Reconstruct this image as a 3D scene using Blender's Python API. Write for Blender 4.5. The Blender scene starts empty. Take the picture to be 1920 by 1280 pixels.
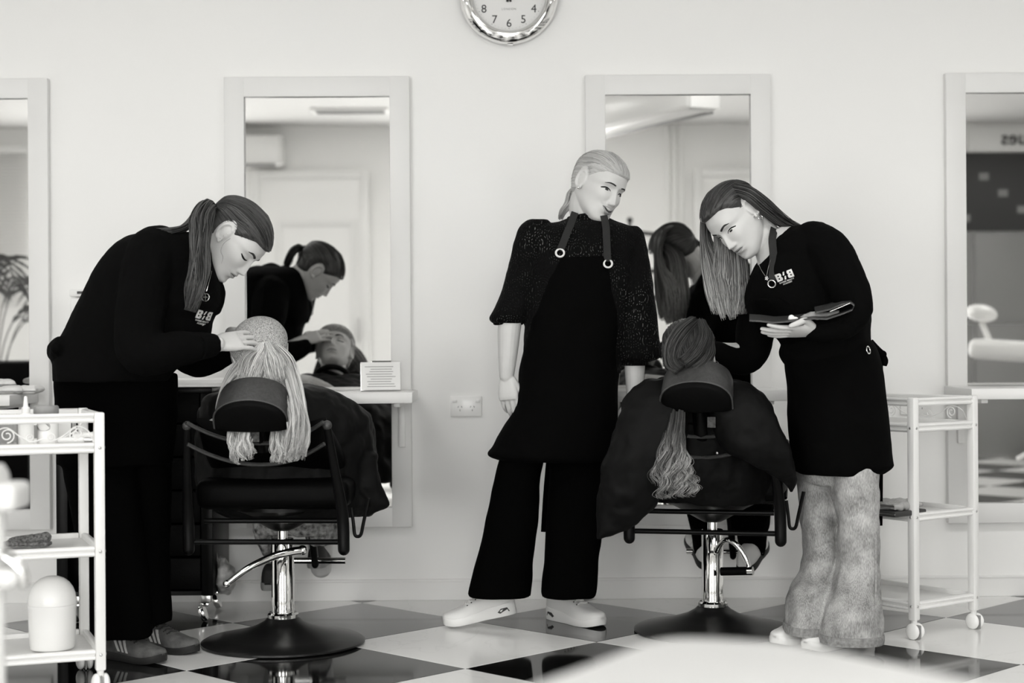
import bpy, bmesh, math, random
import numpy as np
from mathutils import Vector, Matrix
from mathutils.bvhtree import BVHTree

# ------------------------------------------------------------------ camera, world, lights, exposure
SC = bpy.context.scene
COL = SC.collection
FPX, CAM_Y, CAM_H, YAW, ROLL = 3062.0, -6.31, 0.9956, 0.0045, -0.0065
F_ = Vector((math.sin(YAW), math.cos(YAW), 0)); R0 = Vector((math.cos(YAW), -math.sin(YAW), 0)); U0 = Vector((0, 0, 1))
RC = R0 * math.cos(ROLL) + U0 * math.sin(ROLL)
UC = U0 * math.cos(ROLL) - R0 * math.sin(ROLL)
CAM = Vector((0, CAM_Y, CAM_H))
cam_d = bpy.data.cameras.new('camera'); cam = bpy.data.objects.new('camera', cam_d); COL.objects.link(cam)
cam_d.sensor_width = 36; cam_d.lens = FPX / 1920 * 36
cam_d.dof.use_dof = True; cam_d.dof.focus_distance = 5.35; cam_d.dof.aperture_fstop = 2.2
cam_d.clip_start = 0.05
m = Matrix((RC, UC, -F_)).transposed().to_4x4(); m.translation = CAM; cam.matrix_world = m
SC.camera = cam

w = bpy.data.worlds.new('daylight'); SC.world = w; w.use_nodes = True
w.node_tree.nodes['Background'].inputs[0].default_value = (1, 0.995, 0.985, 1)
w.node_tree.nodes['Background'].inputs[1].default_value = 1.6
SC.view_settings.view_transform = 'Standard'; SC.view_settings.look = 'None'
SC.view_settings.gamma = 1; SC.view_settings.use_curve_mapping = False
SC.view_settings.exposure = 0.08
SC.cycles.max_bounces = 10; SC.cycles.diffuse_bounces = 7; SC.cycles.glossy_bounces = 5; SC.cycles.transmission_bounces = 4
SC.cycles.use_denoising = True; SC.cycles.sample_clamp_indirect = 4; SC.cycles.caustics_reflective = False; SC.cycles.caustics_refractive = False

LIGHT_TINT = (1.0, 0.994, 0.972)
PANEL_POWER = 15.0
FILL_GLOW = 10.0
def area(name, loc, rot, sx, sy, power):
    l = bpy.data.lights.new(name, 'AREA'); l.shape = 'RECTANGLE'; l.size = sx; l.size_y = sy; l.energy = power; l.color = LIGHT_TINT
    o = bpy.data.objects.new(name, l); o.location = loc; o.rotation_euler = rot; COL.objects.link(o); return o
# light of the ceiling panels (their fixtures are built below); the window panes behind the camera are added for frontal light
PANELS = [(x, y) for x in (-4.2, -1.4, 1.4, 4.2) for y in (-2.4, -5.2)]
CEIL = 2.82
for (x, y) in PANELS:
    area('panel_light', (x, y, CEIL - 0.045), (0, 0, 0), 1.15, 0.55, PANEL_POWER)
ROOM_X, ROOM_Y = 6.2, -7.5

# ------------------------------------------------------------------ helpers
rnd = random.Random(7)
def P(px, py, Y):
    d = F_ * FPX + RC * (px - 960) - UC * (py - 640)
    return CAM + d * ((Y - CAM_Y) / d.y)
def PZ(px, py, z):
    d = F_ * FPX + RC * (px - 960) - UC * (py - 640)
    return CAM + d * ((z - CAM_H) / d.z)
def S(Y): return FPX / (Y - CAM_Y)

def nodes_of(m): return m.node_tree.nodes, m.node_tree.links
TINT = (1.0, 0.997, 0.985)
def g3(v): return (v * TINT[0], v * TINT[1], v * TINT[2], 1)
def mat(name, v, rough=0.6, metal=0.0, spec=0.5, noise=None, bump=None, sheen=0, coat=0):
    m = bpy.data.materials.new(name); m.use_nodes = True
    n, l = nodes_of(m); b = n['Principled BSDF']
    b.inputs['Base Color'].default_value = g3(v); b.inputs['Roughness'].default_value = rough
    b.inputs['Metallic'].default_value = metal; b.inputs['Specular IOR Level'].default_value = spec
    if sheen: b.inputs['Sheen Weight'].default_value = sheen
    if coat: b.inputs['Coat Weight'].default_value = coat
    tc = n.new('ShaderNodeTexCoord')
    if noise:
        sc, lo, hi = noise[:3]
        mp = n.new('ShaderNodeMapping'); l.new(tc.outputs['Object'], mp.inputs[0])
        if len(noise) > 3: mp.inputs['Scale'].default_value = noise[3]
        t = n.new('ShaderNodeTexNoise'); t.inputs['Scale'].default_value = sc; t.inputs['Detail'].default_value = 5
        l.new(mp.outputs[0], t.inputs['Vector'])
        r = n.new('ShaderNodeValToRGB'); r.color_ramp.elements[0].position = .3; r.color_ramp.elements[1].position = .7
        r.color_ramp.elements[0].color = g3(lo); r.color_ramp.elements[1].color = g3(hi)
        l.new(t.outputs[0], r.inputs[0]); l.new(r.outputs[0], b.inputs['Base Color'])
    if bump:
        sc, st = bump[:2]
        mp = n.new('ShaderNodeMapping'); l.new(tc.outputs['Object'], mp.inputs[0])
        if len(bump) > 2: mp.inputs['Scale'].default_value = bump[2]
        t = n.new('ShaderNodeTexNoise'); t.inputs['Scale'].default_value = sc; t.inputs['Detail'].default_value = 4
        l.new(mp.outputs[0], t.inputs['Vector'])
        bp = n.new('ShaderNodeBump'); bp.inputs['Strength'].default_value = st; bp.inputs['Distance'].default_value = .004
        l.new(t.outputs[0], bp.inputs['Height']); l.new(bp.outputs[0], b.inputs['Normal'])
    return m
def emit(name, v, strength):
    m = bpy.data.materials.new(name); m.use_nodes = True
    b = m.node_tree.nodes['Principled BSDF']; b.inputs['Base Color'].default_value = g3(.8)
    b.inputs['Emission Color'].default_value = (*LIGHT_TINT, 1); b.inputs['Emission Strength'].default_value = strength
    return m

# ---- mesh building: every builder returns (verts, faces)
def merge(*parts):
    V, Fc = [], []
    for (v, f) in parts:
        k = len(V); V.extend([tuple(p) for p in v]); Fc.extend([tuple(i + k for i in q) for q in f])
    return V, Fc
def xf(part, M):
    return [tuple(M @ Vector(p)) for p in part[0]], part[1]
def box(c, s, bev=0.0, seg=2, M=None):
    bm = bmesh.new(); bmesh.ops.create_cube(bm, size=1)
    for v in bm.verts: v.co = Vector((v.co.x * s[0] + c[0], v.co.y * s[1] + c[1], v.co.z * s[2] + c[2]))
    if bev: bmesh.ops.bevel(bm, geom=list(bm.edges), offset=bev, segments=seg, profile=.5, affect='EDGES')
    bm.verts.index_update()
    V = [tuple(v.co) for v in bm.verts]; Fc = [tuple(v.index for v in f.verts) for f in bm.faces]; bm.free()
    return xf((V, Fc), M) if M else (V, Fc)
def catmull(pts, n):
    pts = np.array([tuple(p) if not np.isscalar(p) else (p,) for p in pts], float)
    if len(pts) < 2: return pts
    out = []; k = len(pts)
    for i in range(k - 1):
        p0 = pts[max(i - 1, 0)]; p1 = pts[i]; p2 = pts[i + 1]; p3 = pts[min(i + 2, k - 1)]
        for j in range(n):
            t = j / n
            out.append(.5 * (2 * p1 + (p2 - p0) * t + (2 * p0 - 5 * p1 + 4 * p2 - p3) * t * t + (3 * p1 - p0 - 3 * p2 + p3) * t ** 3))
    out.append(pts[-1]); return np.array(out)
def loft(rings, cap=True, closed=False):
    n = len(rings[0]); V = [tuple(p) for r in rings for p in r]; Fc = []; k = len(rings)
    for i in range(k if closed else k - 1):
        a = i * n; b = ((i + 1) % k) * n
        for j in range(n): Fc.append((a + j, a + (j + 1) % n, b + (j + 1) % n, b + j))
    if cap and not closed:
        Fc.append(tuple(range(n - 1, -1, -1))); Fc.append(tuple(range((k - 1) * n, k * n)))
    return V, Fc
def tube(pts, r, n=10, sub=0, cap=True, closed=False, flat=1.0, ref=None, round_end=False):
    pts = [Vector(p) for p in pts]; rr = list(r) if hasattr(r, '__len__') else [r] * len(pts)
    if sub:
        q = catmull([tuple(p) for p in pts], sub); rr = list(catmull(rr, sub)[:, 0]); pts = [Vector(p) for p in q]
    if round_end:
        t0 = (pts[0] - pts[1]).normalized(); t1 = (pts[-1] - pts[-2]).normalized(); a, b = pts[0], pts[-1]; ra, rb = rr[0], rr[-1]
        pre = [(a + t0 * ra * math.sin(x), ra * max(math.cos(x), .06)) for x in (1.5, 1.15, .75, .35)]
        post = [(b + t1 * rb * math.sin(x), rb * max(math.cos(x), .06)) for x in (.35, .75, 1.15, 1.5)]
        pts = [p for p, _ in pre] + pts + [p for p, _ in post]; rr = [x for _, x in pre] + rr + [x for _, x in post]
    k = len(pts); rings = []; u = None
    for i in range(k):
        if closed: t = pts[(i + 1) % k] - pts[i - 1]
        else: t = pts[min(i + 1, k - 1)] - pts[max(i - 1, 0)]
        t = t.normalized() if t.length > 1e-9 else Vector((0, 0, 1))
        if u is None:
            base = Vector(ref) if ref is not None else (Vector((0, 0, 1)) if abs(t.z) < .9 else Vector((1, 0, 0)))
            u = base - t * base.dot(t)
        else: u = u - t * u.dot(t)
        u.normalize(); v = t.cross(u)
        rings.append([pts[i] + u * (math.cos(a) * rr[i]) + v * (math.sin(a) * rr[i] * flat) for a in (2 * math.pi * j / n for j in range(n))])
    return loft(rings, cap, closed)
def limb(pts, r, n=18, sub=5): return tube(pts, r, n, sub, round_end=True)
def lathe(prof, n=32, M=None, cap=True):
    rings = [[(r * math.cos(2 * math.pi * j / n), r * math.sin(2 * math.pi * j / n), z) for j in range(n)] for (r, z) in prof]
    p = loft(rings, cap); return xf(p, M) if M else p
def ball(c, r, n=16, s=(1, 1, 1)):
    prof = [(r * math.sin(math.pi * i / n) or 1e-5, -r * math.cos(math.pi * i / n)) for i in range(n + 1)]
    prof[0] = (r * .02, -r); prof[-1] = (r * .02, r)
    v, f = lathe(prof, 2 * n)
    return [(c[0] + p[0] * s[0], c[1] + p[1] * s[1], c[2] + p[2] * s[2]) for p in v], f
def torus(c, R, r, M=None, n=32, k=8):
    pts = [Vector((R * math.cos(2 * math.pi * i / n), R * math.sin(2 * math.pi * i / n), 0)) for i in range(n)]
    p = tube(pts, r, k, closed=True); 
    if M: p = xf(p, M)
    return [tuple(Vector(q) + Vector(c)) for q in p[0]], p[1]
def prism(poly, t, M=None):
    n = len(poly); V = [(x, y, 0) for x, y in poly] + [(x, y, t) for x, y in poly]
    Fc = [tuple(range(n - 1, -1, -1)), tuple(range(n, 2 * n))] + [(i, (i + 1) % n, n + (i + 1) % n, n + i) for i in range(n)]
    return xf((V, Fc), M) if M else (V, Fc)
def slab(rows, n=36, sub=4, e=2.3, topcap=.5, botcap=.35):
    """rows: (py, xl, xr, Y centre, half depth) -> a rounded horizontal loft in world space"""
    q = catmull(rows, sub) if sub else np.array(rows, float)
    rings = []
    def ring(py, xl, xr, Y, hy, k=1.0):
        a = P(xl, py, Y); b = P(xr, py, Y); c = (a + b) / 2; h = (b - a) / 2 * k
        out = []
        for j in range(n):
            t = 2 * math.pi * j / n; cs, sn = math.cos(t), math.sin(t)
            x = math.copysign(abs(cs) ** (2 / e), cs); y = math.copysign(abs(sn) ** (2 / e), sn)
            out.append(c + h * x + Vector((0, hy * k * y, 0)))
        return out
    r0 = q[0]; r1 = q[-1]; rings.append(ring(*r0, topcap))
    for r in q: rings.append(ring(*r))
    rings.append(ring(*r1, botcap))
    return loft(rings)

def tri(parts): return merge(*parts)
def obj(name, part, m, parent=None, smooth=True, angle=None):
    V, Fc = part
    me = bpy.data.meshes.new(name)
    off = Vector((0, 0, 0))
    if parent is not None and parent.get('_w'): off = Vector(parent['_w'])
    me.from_pydata([(p[0] - off.x, p[1] - off.y, p[2] - off.z) for p in V], [], Fc)
    bm = bmesh.new(); bm.from_mesh(me); bmesh.ops.recalc_face_normals(bm, faces=bm.faces); bm.to_mesh(me); bm.free()
    if smooth:
        me.polygons.foreach_set('use_smooth', [True] * len(me.polygons))
        me.set_sharp_from_angle(angle=math.radians(angle or 42))
    me.materials.append(m)
    o = bpy.data.objects.new(name, me); COL.objects.link(o)
    if parent is not None:
        o.parent = parent
        if parent.get('_w'): o['_w'] = tuple(parent['_w'])
    return o
def tag(o, label=None, cat=None, group=None, kind=None):
    if label: o['label'] = label
    if cat: o['category'] = cat
    if group: o['group'] = group
    if kind: o['kind'] = kind
    return o
def thing(name, label, cat, loc=(0, 0, 0), rz=0.0, group=None, world=True):
    """an Empty at the thing's base; parts given in world coordinates when world=True"""
    o = bpy.data.objects.new(name, None); COL.objects.link(o); o.empty_display_size = .05
    o.location = loc; o.rotation_euler = (0, 0, rz)
    if world and rz == 0: o['_w'] = tuple(loc)
    return tag(o, label, cat, group)
def struct(name, part, m, parent=None, smooth=False):
    o = obj(name, part, m, parent, smooth)
    if parent is None: o['kind'] = 'structure'
    return o
def fuse(parts, voxel, smooth_it=2, disp=None):
    """union of closed pieces as ONE continuous surface"""
    V, Fc = merge(*parts)
    me = bpy.data.meshes.new('tmp'); me.from_pydata(V, [], Fc)
    bm = bmesh.new(); bm.from_mesh(me); bmesh.ops.recalc_face_normals(bm, faces=bm.faces); bm.to_mesh(me); bm.free()
    o = bpy.data.objects.new('tmp', me); COL.objects.link(o)
    r = o.modifiers.new('r', 'REMESH'); r.mode = 'VOXEL'; r.voxel_size = voxel; r.adaptivity = 0
    if smooth_it:
        s = o.modifiers.new('s', 'SMOOTH'); s.iterations = smooth_it; s.factor = .5
    if disp:
        for k, (size, st, depth) in enumerate(disp):
            tx = bpy.data.textures.new('folds', 'CLOUDS'); tx.noise_scale = size; tx.noise_depth = depth
            d = o.modifiers.new('d', 'DISPLACE'); d.texture = tx; d.strength = st; d.mid_level = .5; d.texture_coords = 'GLOBAL'
    dg = bpy.context.evaluated_depsgraph_get(); dg.update()
    ev = o.evaluated_get(dg).to_mesh()
    nv = len(ev.vertices); co = np.empty(nv * 3); ev.vertices.foreach_get('co', co); co = co.reshape(-1, 3)
    Fc2 = [tuple(p.vertices) for p in ev.polygons]; V2 = [tuple(c) for c in co]
    bpy.data.objects.remove(o); bpy.data.meshes.remove(me)
    return V2, Fc2
def bvh_of(part): return BVHTree.FromPolygons([Vector(p) for p in part[0]], [tuple(f) for f in part[1]])
def smoothstep(a, b, x):
    t = np.clip((np.asarray(x, float) - a) / (b - a), 0, 1); return t * t * (3 - 2 * t)
def text_part(body, size, align='CENTER', off=0.0, extrude=0.001, space=1.0):
    c = bpy.data.curves.new('t', 'FONT'); c.body = body; c.size = size; c.align_x = align; c.align_y = 'CENTER'
    c.offset = off; c.extrude = extrude; c.space_character = space; c.resolution_u = 3
    o = bpy.data.objects.new('t', c); COL.objects.link(o)
    dg = bpy.context.evaluated_depsgraph_get(); dg.update(); ev = o.evaluated_get(dg).to_mesh()
    V = [tuple(v.co) for v in ev.vertices]; Fc = [tuple(p.vertices) for p in ev.polygons]
    bpy.data.objects.remove(o); bpy.data.curves.remove(c)
    return V, Fc
FACE_CAM = Matrix.Rotation(math.radians(90), 4, 'X')      # XY plane -> upright, facing the camera (-Y)
# ------------------------------------------------------------------ materials
M_WALL = mat('white_wall_paint', .84, .75, spec=.25, bump=(60, .05))
M_BACKWALL = mat('white_room_paint', .88, .8, spec=.2, bump=(60, .05))
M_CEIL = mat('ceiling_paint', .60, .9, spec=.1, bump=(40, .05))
M_TRIM = mat('white_gloss_trim', .78, .35, bump=(20, .02))
M_FRAME = mat('white_mirror_frame', .74, .45, bump=(14, .03))
M_MIRROR = mat('mirror_glass', .90, .015, metal=1.0)
M_WHITE = mat('white_powder_coat', .78, .32, bump=(30, .03))
M_WHITEPL = mat('white_plastic', .82, .25, bump=(15, .02))
M_CHROME = mat('chrome', .86, .06, metal=1.0)
M_STEEL = mat('brushed_steel', .55, .28, metal=1.0, bump=(200, .05))
M_BLACK = mat('black_cotton', .0018, .95, spec=.03, bump=(250, .25))
M_SWEAT = mat('black_sweatshirt_fleece', .0022, .95, spec=.05, bump=(300, .3))
M_TROUS = mat('black_trouser_wool', .0014, .95, spec=.02, bump=(250, .2))
M_APRON = mat('black_apron_canvas', .0016, .9, spec=.04, bump=(350, .25))
M_STRAP = mat('charcoal_apron_strap', .022, .8, spec=.2, bump=(350, .3))
M_CAPE = mat('black_nylon_cape', .0036, .6, spec=.10, bump=(22, .5))
M_LEATHER = mat('black_leather', .03, .45, spec=.6, noise=(90, .022, .04), bump=(160, .2))
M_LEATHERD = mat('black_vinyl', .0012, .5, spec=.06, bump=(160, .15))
M_BLKMETAL = mat('black_enamel', .0018, .35, spec=.14, bump=(60, .03))
M_BASE = mat('satin_black_steel', .007, .33, spec=.4, bump=(60, .03))
M_SHOEW = mat('white_shoe_leather', .72, .5, bump=(120, .08))
M_SOLEW = mat('white_rubber', .78, .45, bump=(60, .06))
M_SHOEG = mat('dark_grey_suede', .1, .9, spec=.15, noise=(40, .08, .13), bump=(220, .4))
M_SOLEG = mat('black_rubber', .018, .6, spec=.3, bump=(60, .1))
M_STRIPE = mat('pale_shoe_stripe', .6, .6, bump=(100, .05))
M_LACE = mat('grey_laces', .05, .9, spec=.1, bump=(300, .2))
M_PAPER = mat('paper', .8, .7, bump=(60, .02))
M_INK = mat('grey_print', .28, .8, bump=(60, .01))
M_DARKINK = mat('black_print', .01, .6, bump=(60, .01))
M_TEETH = mat('teeth', .85, .3, bump=(60, .01))
M_MOUTH = mat('mouth_dark', .02, .5, bump=(60, .01))
M_BROW = mat('eyebrow_hair', .035, .8, spec=.1, bump=(400, .3))
M_LASH = mat('eyelash_hair', .008, .7, spec=.1, bump=(400, .2))
M_LIP = mat('lip_skin', .33, .45, spec=.4, bump=(150, .1))
M_EYEW = mat('eye_white', .6, .2, bump=(30, .01))
M_SILVER = mat('silver', .75, .2, metal=1.0, bump=(100, .02))
def knit_mat():
    m = mat('pale_knit', .42, .95, spec=.1); n, l = nodes_of(m); b = n['Principled BSDF']
    tc = n.new('ShaderNodeTexCoord'); v = n.new('ShaderNodeTexVoronoi'); v.inputs['Scale'].default_value = 260
    mp = n.new('ShaderNodeMapping'); mp.inputs['Scale'].default_value = (1, .6, 1.6); l.new(tc.outputs['Object'], mp.inputs[0]); l.new(mp.outputs[0], v.inputs['Vector'])
    r = n.new('ShaderNodeValToRGB'); r.color_ramp.elements[0].color = g3(.55); r.color_ramp.elements[0].position = .25; r.color_ramp.elements[1].position = .75; r.color_ramp.elements[1].color = g3(.24)
    l.new(v.outputs['Distance'], r.inputs[0]); l.new(r.outputs[0], b.inputs['Base Color'])
    bp = n.new('ShaderNodeBump'); bp.inputs['Strength'].default_value = .8; bp.inputs['Distance'].default_value = .003; bp.invert = True
    l.new(v.outputs['Distance'], bp.inputs['Height']); l.new(bp.outputs[0], b.inputs['Normal'])
    return m
M_VINYLW = mat('off_white_vinyl', .66, .4, bump=(60, .05))
M_KNIT = knit_mat()
M_KNITEDGE = mat('pale_knit_edge', .55, .95, spec=.1, bump=(300, .6))
M_TOWEL = mat('grey_towel', .12, 1, spec=.05, noise=(160, .06, .25), bump=(220, 1))
M_GREY = mat('mid_grey_vinyl', .25, .5, bump=(40, .03))
M_DARK = mat('dark_grey_vinyl', .03, .5, bump=(40, .03))
M_FLORAL = mat('floral_skirt_cloth', .1, .9, spec=.1, noise=(55, .03, .45), bump=(200, .2))
M_LEAF = mat('dark_leaf', .06, .5, bump=(40, .1))
M_LOGO = mat('white_print', .82, .7, bump=(60, .01))
def clear(name, v=.85, alpha=.35):
    m = mat(name, v, .1, spec=.5, bump=(20, .02)); m.node_tree.nodes['Principled BSDF'].inputs['Transmission Weight'].default_value = 1 - alpha
    m.node_tree.nodes['Principled BSDF'].inputs['IOR'].default_value = 1.2
    return m
M_CLEAR = clear('clear_plastic')

def skin_mat():
    m = mat('pale_skin', .56, .5, spec=.35, noise=(14, .535, .585), bump=(420, .06))
    b = m.node_tree.nodes['Principled BSDF']
    b.inputs['Subsurface Weight'].default_value = .12; b.inputs['Subsurface Scale'].default_value = .006
    b.inputs['Subsurface Radius'].default_value = (1, 1, 1)
    return m
M_SKIN = skin_mat()

def hair_mat(name, lo, hi, tip_lo=None, tip_hi=None, rough=.42):
    """per-strand tint in the colour attribute 'hair' (r = strand, g = along the strand); caps carry flow in 'flow'"""
    m = bpy.data.materials.new(name); m.use_nodes = True; n, l = nodes_of(m); b = n['Principled BSDF']
    a = n.new('ShaderNodeAttribute'); a.attribute_name = 'hair'
    sep = n.new('ShaderNodeSeparateColor'); l.new(a.outputs['Color'], sep.inputs[0])
    fl = n.new('ShaderNodeAttribute'); fl.attribute_name = 'flow'
    t = n.new('ShaderNodeTexNoise'); t.inputs['Scale'].default_value = 1; t.inputs['Detail'].default_value = 3
    l.new(fl.outputs['Vector'], t.inputs['Vector'])
    mx = n.new('ShaderNodeMath'); mx.operation = 'ADD'; l.new(sep.outputs[0], mx.inputs[0]); l.new(t.outputs[0], mx.inputs[1])
    sb = n.new('ShaderNodeMath'); sb.operation = 'SUBTRACT'; l.new(mx.outputs[0], sb.inputs[0]); sb.inputs[1].default_value = .5; sb.use_clamp = True
    def ramp(p, q):
        r = n.new('ShaderNodeValToRGB'); r.color_ramp.elements[0].position = .1; r.color_ramp.elements[1].position = .9
        r.color_ramp.elements[0].color = g3(p); r.color_ramp.elements[1].color = g3(q); l.new(sb.outputs[0], r.inputs[0]); return r
    r1 = ramp(lo, hi)
    if tip_lo is not None:
        r2 = ramp(tip_lo, tip_hi); mix = n.new('ShaderNodeMix'); mix.data_type = 'RGBA'
        mr = n.new('ShaderNodeMapRange'); mr.inputs[1].default_value = .35; mr.inputs[2].default_value = .95; l.new(sep.outputs[1], mr.inputs[0])
        l.new(mr.outputs[0], mix.inputs[0]); l.new(r1.outputs[0], mix.inputs[6]); l.new(r2.outputs[0], mix.inputs[7]); l.new(mix.outputs[2], b.inputs['Base Color'])
    else: l.new(r1.outputs[0], b.inputs['Base Color'])
    b.inputs['Roughness'].default_value = rough; b.inputs['Specular IOR Level'].default_value = .4
    bp = n.new('ShaderNodeBump'); bp.inputs['Strength'].default_value = .55; bp.inputs['Distance'].default_value = .003
    l.new(t.outputs[0], bp.inputs['Height']); l.new(bp.outputs[0], b.inputs['Normal'])
    return m
M_HAIRBROWN = hair_mat('dark_brown_hair', .008, .085)
M_HAIRBLOND = hair_mat('sleek_blond_hair', .28, .62)
M_HAIROMBRE = hair_mat('brown_hair_with_light_tips', .009, .075, .16, .60)
M_HAIRPALE = hair_mat('pale_blond_hair', .24, .78)
M_HAIRWAVE = hair_mat('brown_hair_with_waved_light_ends', .009, .075, .04, .60)

def lace_mat():
    m = mat('black_lace', .003, .85, spec=.1); n, l = nodes_of(m); b = n['Principled BSDF']
    tc = n.new('ShaderNodeTexCoord')
    v = n.new('ShaderNodeTexVoronoi'); v.inputs['Scale'].default_value = 22; v.feature = 'F1'
    w = n.new('ShaderNodeTexWave'); w.inputs['Scale'].default_value = 38; w.inputs['Distortion'].default_value = 6; w.inputs['Detail'].default_value = 0
    nz = n.new('ShaderNodeTexNoise'); nz.inputs['Scale'].default_value = 9
    for q in (v, w, nz): l.new(tc.outputs['Object'], q.inputs['Vector'])
    sx = n.new('ShaderNodeMath'); sx.operation = 'MULTIPLY'; sx.inputs[1].default_value = 34; l.new(v.outputs['Distance'], sx.inputs[0])
    sn = n.new('ShaderNodeMath'); sn.operation = 'SINE'; l.new(sx.outputs[0], sn.inputs[0])
    a = n.new('ShaderNodeMath'); a.operation = 'MULTIPLY'; l.new(sn.outputs[0], a.inputs[0]); l.new(w.outputs['Fac'], a.inputs[1])
    a2 = n.new('ShaderNodeMath'); a2.operation = 'MULTIPLY'; l.new(a.outputs[0], a2.inputs[0]); l.new(nz.outputs[0], a2.inputs[1])
    r = n.new('ShaderNodeValToRGB'); e = r.color_ramp.elements
    e[0].position = .30; e[0].color = g3(.002); e[1].position = .62; e[1].color = g3(.17)
    e2 = r.color_ramp.elements.new(.42); e2.color = g3(.018)
    l.new(a2.outputs[0], r.inputs[0]); l.new(r.outputs[0], b.inputs['Base Color'])
    bp = n.new('ShaderNodeBump'); bp.inputs['Strength'].default_value = .6; bp.inputs['Distance'].default_value = .002; bp.invert = True
    l.new(a.outputs[0], bp.inputs['Height']); l.new(bp.outputs[0], b.inputs['Normal'])
    return m
M_LACECLOTH = lace_mat()

def jeans_mat():
    m = mat('washed_denim', .25, .9, spec=.1); n, l = nodes_of(m); b = n['Principled BSDF']
    tc = n.new('ShaderNodeTexCoord')
    big = n.new('ShaderNodeTexNoise'); big.inputs['Scale'].default_value = 13; big.inputs['Detail'].default_value = 7
    mp = n.new('ShaderNodeMapping'); mp.inputs['Scale'].default_value = (1, 1, .2); l.new(tc.outputs['Object'], mp.inputs[0])
    fine = n.new('ShaderNodeTexNoise'); fine.inputs['Scale'].default_value = 420; fine.inputs['Detail'].default_value = 3
    l.new(tc.outputs['Object'], big.inputs[0]); l.new(mp.outputs[0], fine.inputs[0])
    ad = n.new('ShaderNodeMath'); ad.operation = 'MULTIPLY_ADD'; ad.inputs[1].default_value = .45
    l.new(fine.outputs[0], ad.inputs[0]); 
    s2 = n.new('ShaderNodeMath'); s2.operation = 'MULTIPLY'; s2.inputs[1].default_value = .55; l.new(big.outputs[0], s2.inputs[0]); l.new(s2.outputs[0], ad.inputs[2])
    r = n.new('ShaderNodeValToRGB'); r.color_ramp.elements[0].position = .38; r.color_ramp.elements[1].position = .70
    r.color_ramp.elements[0].color = g3(.17); r.color_ramp.elements[1].color = g3(.58)
    l.new(ad.outputs[0], r.inputs[0]); l.new(r.outputs[0], b.inputs['Base Color'])
    bp = n.new('ShaderNodeBump'); bp.inputs['Strength'].default_value = .05; bp.inputs['Distance'].default_value = .0005
    l.new(fine.outputs[0], bp.inputs['Height']); l.new(bp.outputs[0], b.inputs['Normal'])
    return m
M_JEANS = jeans_mat()

def tile_mat(name, dark):
    m = mat(name, .005 if dark else .78, .06 if dark else .12, spec=.55 if dark else .45); n, l = nodes_of(m); b = n['Principled BSDF']
    tc = n.new('ShaderNodeTexCoord'); oi = n.new('ShaderNodeObjectInfo')
    ad = n.new('ShaderNodeVectorMath'); ad.operation = 'ADD'; l.new(tc.outputs['Object'], ad.inputs[0])
    sc = n.new('ShaderNodeVectorMath'); sc.operation = 'SCALE'; sc.inputs['Scale'].default_value = 40; l.new(oi.outputs['Location'], sc.inputs[0]); l.new(sc.outputs[0], ad.inputs[1])
    t = n.new('ShaderNodeTexNoise'); t.inputs['Scale'].default_value = 1.3; t.inputs['Detail'].default_value = 6; t.inputs['Distortion'].default_value = 1.6
    l.new(ad.outputs[0], t.inputs['Vector'])
    r = n.new('ShaderNodeValToRGB'); e = r.color_ramp.elements
    if dark: 
        e[0].color = g3(.004); e[1].color = g3(.007)
    else:
        e[0].position = .493; e[0].color = g3(.78); e[1].position = .507; e[1].color = g3(.78)
        q = r.color_ramp.elements.new(.5); q.color = g3(.73)
    l.new(t.outputs[0], r.inputs[0]); l.new(r.outputs[0], b.inputs['Base Color'])
    return m
M_TILEB = tile_mat('black_polished_tile', True)
M_TILEW = tile_mat('white_marble_tile', False)
M_GROUT = mat('grout', .45, .9, bump=(80, .1))
# ------------------------------------------------------------------ room shell
RX, RY = ROOM_X, ROOM_Y
def slabbox(x0, x1, y0, y1, z0, z1, bev=0): return box(((x0 + x1) / 2, (y0 + y1) / 2, (z0 + z1) / 2), (x1 - x0, y1 - y0, z1 - z0), bev)
struct('wall_back', slabbox(-RX, RX, 0, .15, -.1, CEIL), M_WALL)
struct('wall_left', slabbox(-RX - .15, -RX, RY - .15, .15, -.1, CEIL), M_BACKWALL)
struct('wall_right', slabbox(RX, RX + .15, RY - .15, .15, -.1, CEIL), M_BACKWALL)
# wall behind the camera, with three added glowing windows for frontal light, out of the mirrors' view
FILL_WINS = [(-3.85, -2.25, .12, 2.2), (-.85, .80, .12, 2.2), (2.78, 3.70, .12, 2.2)]
ws = []; xp = -RX
for w in FILL_WINS:
    ws.append(slabbox(xp, w[0], RY - .15, RY, -.1, CEIL)); ws.append(slabbox(w[0], w[1], RY - .15, RY, -.1, w[2])); ws.append(slabbox(w[0], w[1], RY - .15, RY, w[3], CEIL)); xp = w[1]
ws.append(slabbox(xp, RX, RY - .15, RY, -.1, CEIL))
struct('wall_front', merge(*ws), M_BACKWALL)
struct('ceiling', slabbox(-RX - .15, RX + .15, RY - .15, .15, CEIL, CEIL + .1), M_CEIL)
M_FILLPANE = emit('fill_window_pane', 1, FILL_GLOW)
for i, w in enumerate(FILL_WINS):
    t = .05; y = RY - .05
    fr = struct('window_%d' % (i + 1), merge(slabbox(w[0], w[1], y - .03, y + .04, w[2], w[2] + t), slabbox(w[0], w[1], y - .03, y + .04, w[3] - t, w[3]),
        slabbox(w[0], w[0] + t, y - .03, y + .04, w[2], w[3]), slabbox(w[1] - t, w[1], y - .03, y + .04, w[2], w[3]), slabbox((w[0] + w[1]) / 2 - .025, (w[0] + w[1]) / 2 + .025, y - .03, y + .04, w[2], w[3])), M_TRIM)
    mid = (w[0] + w[1]) / 2
    for (a, b) in ((w[0] + t, mid - .025), (mid + .025, w[1] - t)):
        obj('pane', slabbox(a, b, y - .008, y, w[2] + t, w[3] - t), M_FILLPANE, fr, False)
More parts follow.
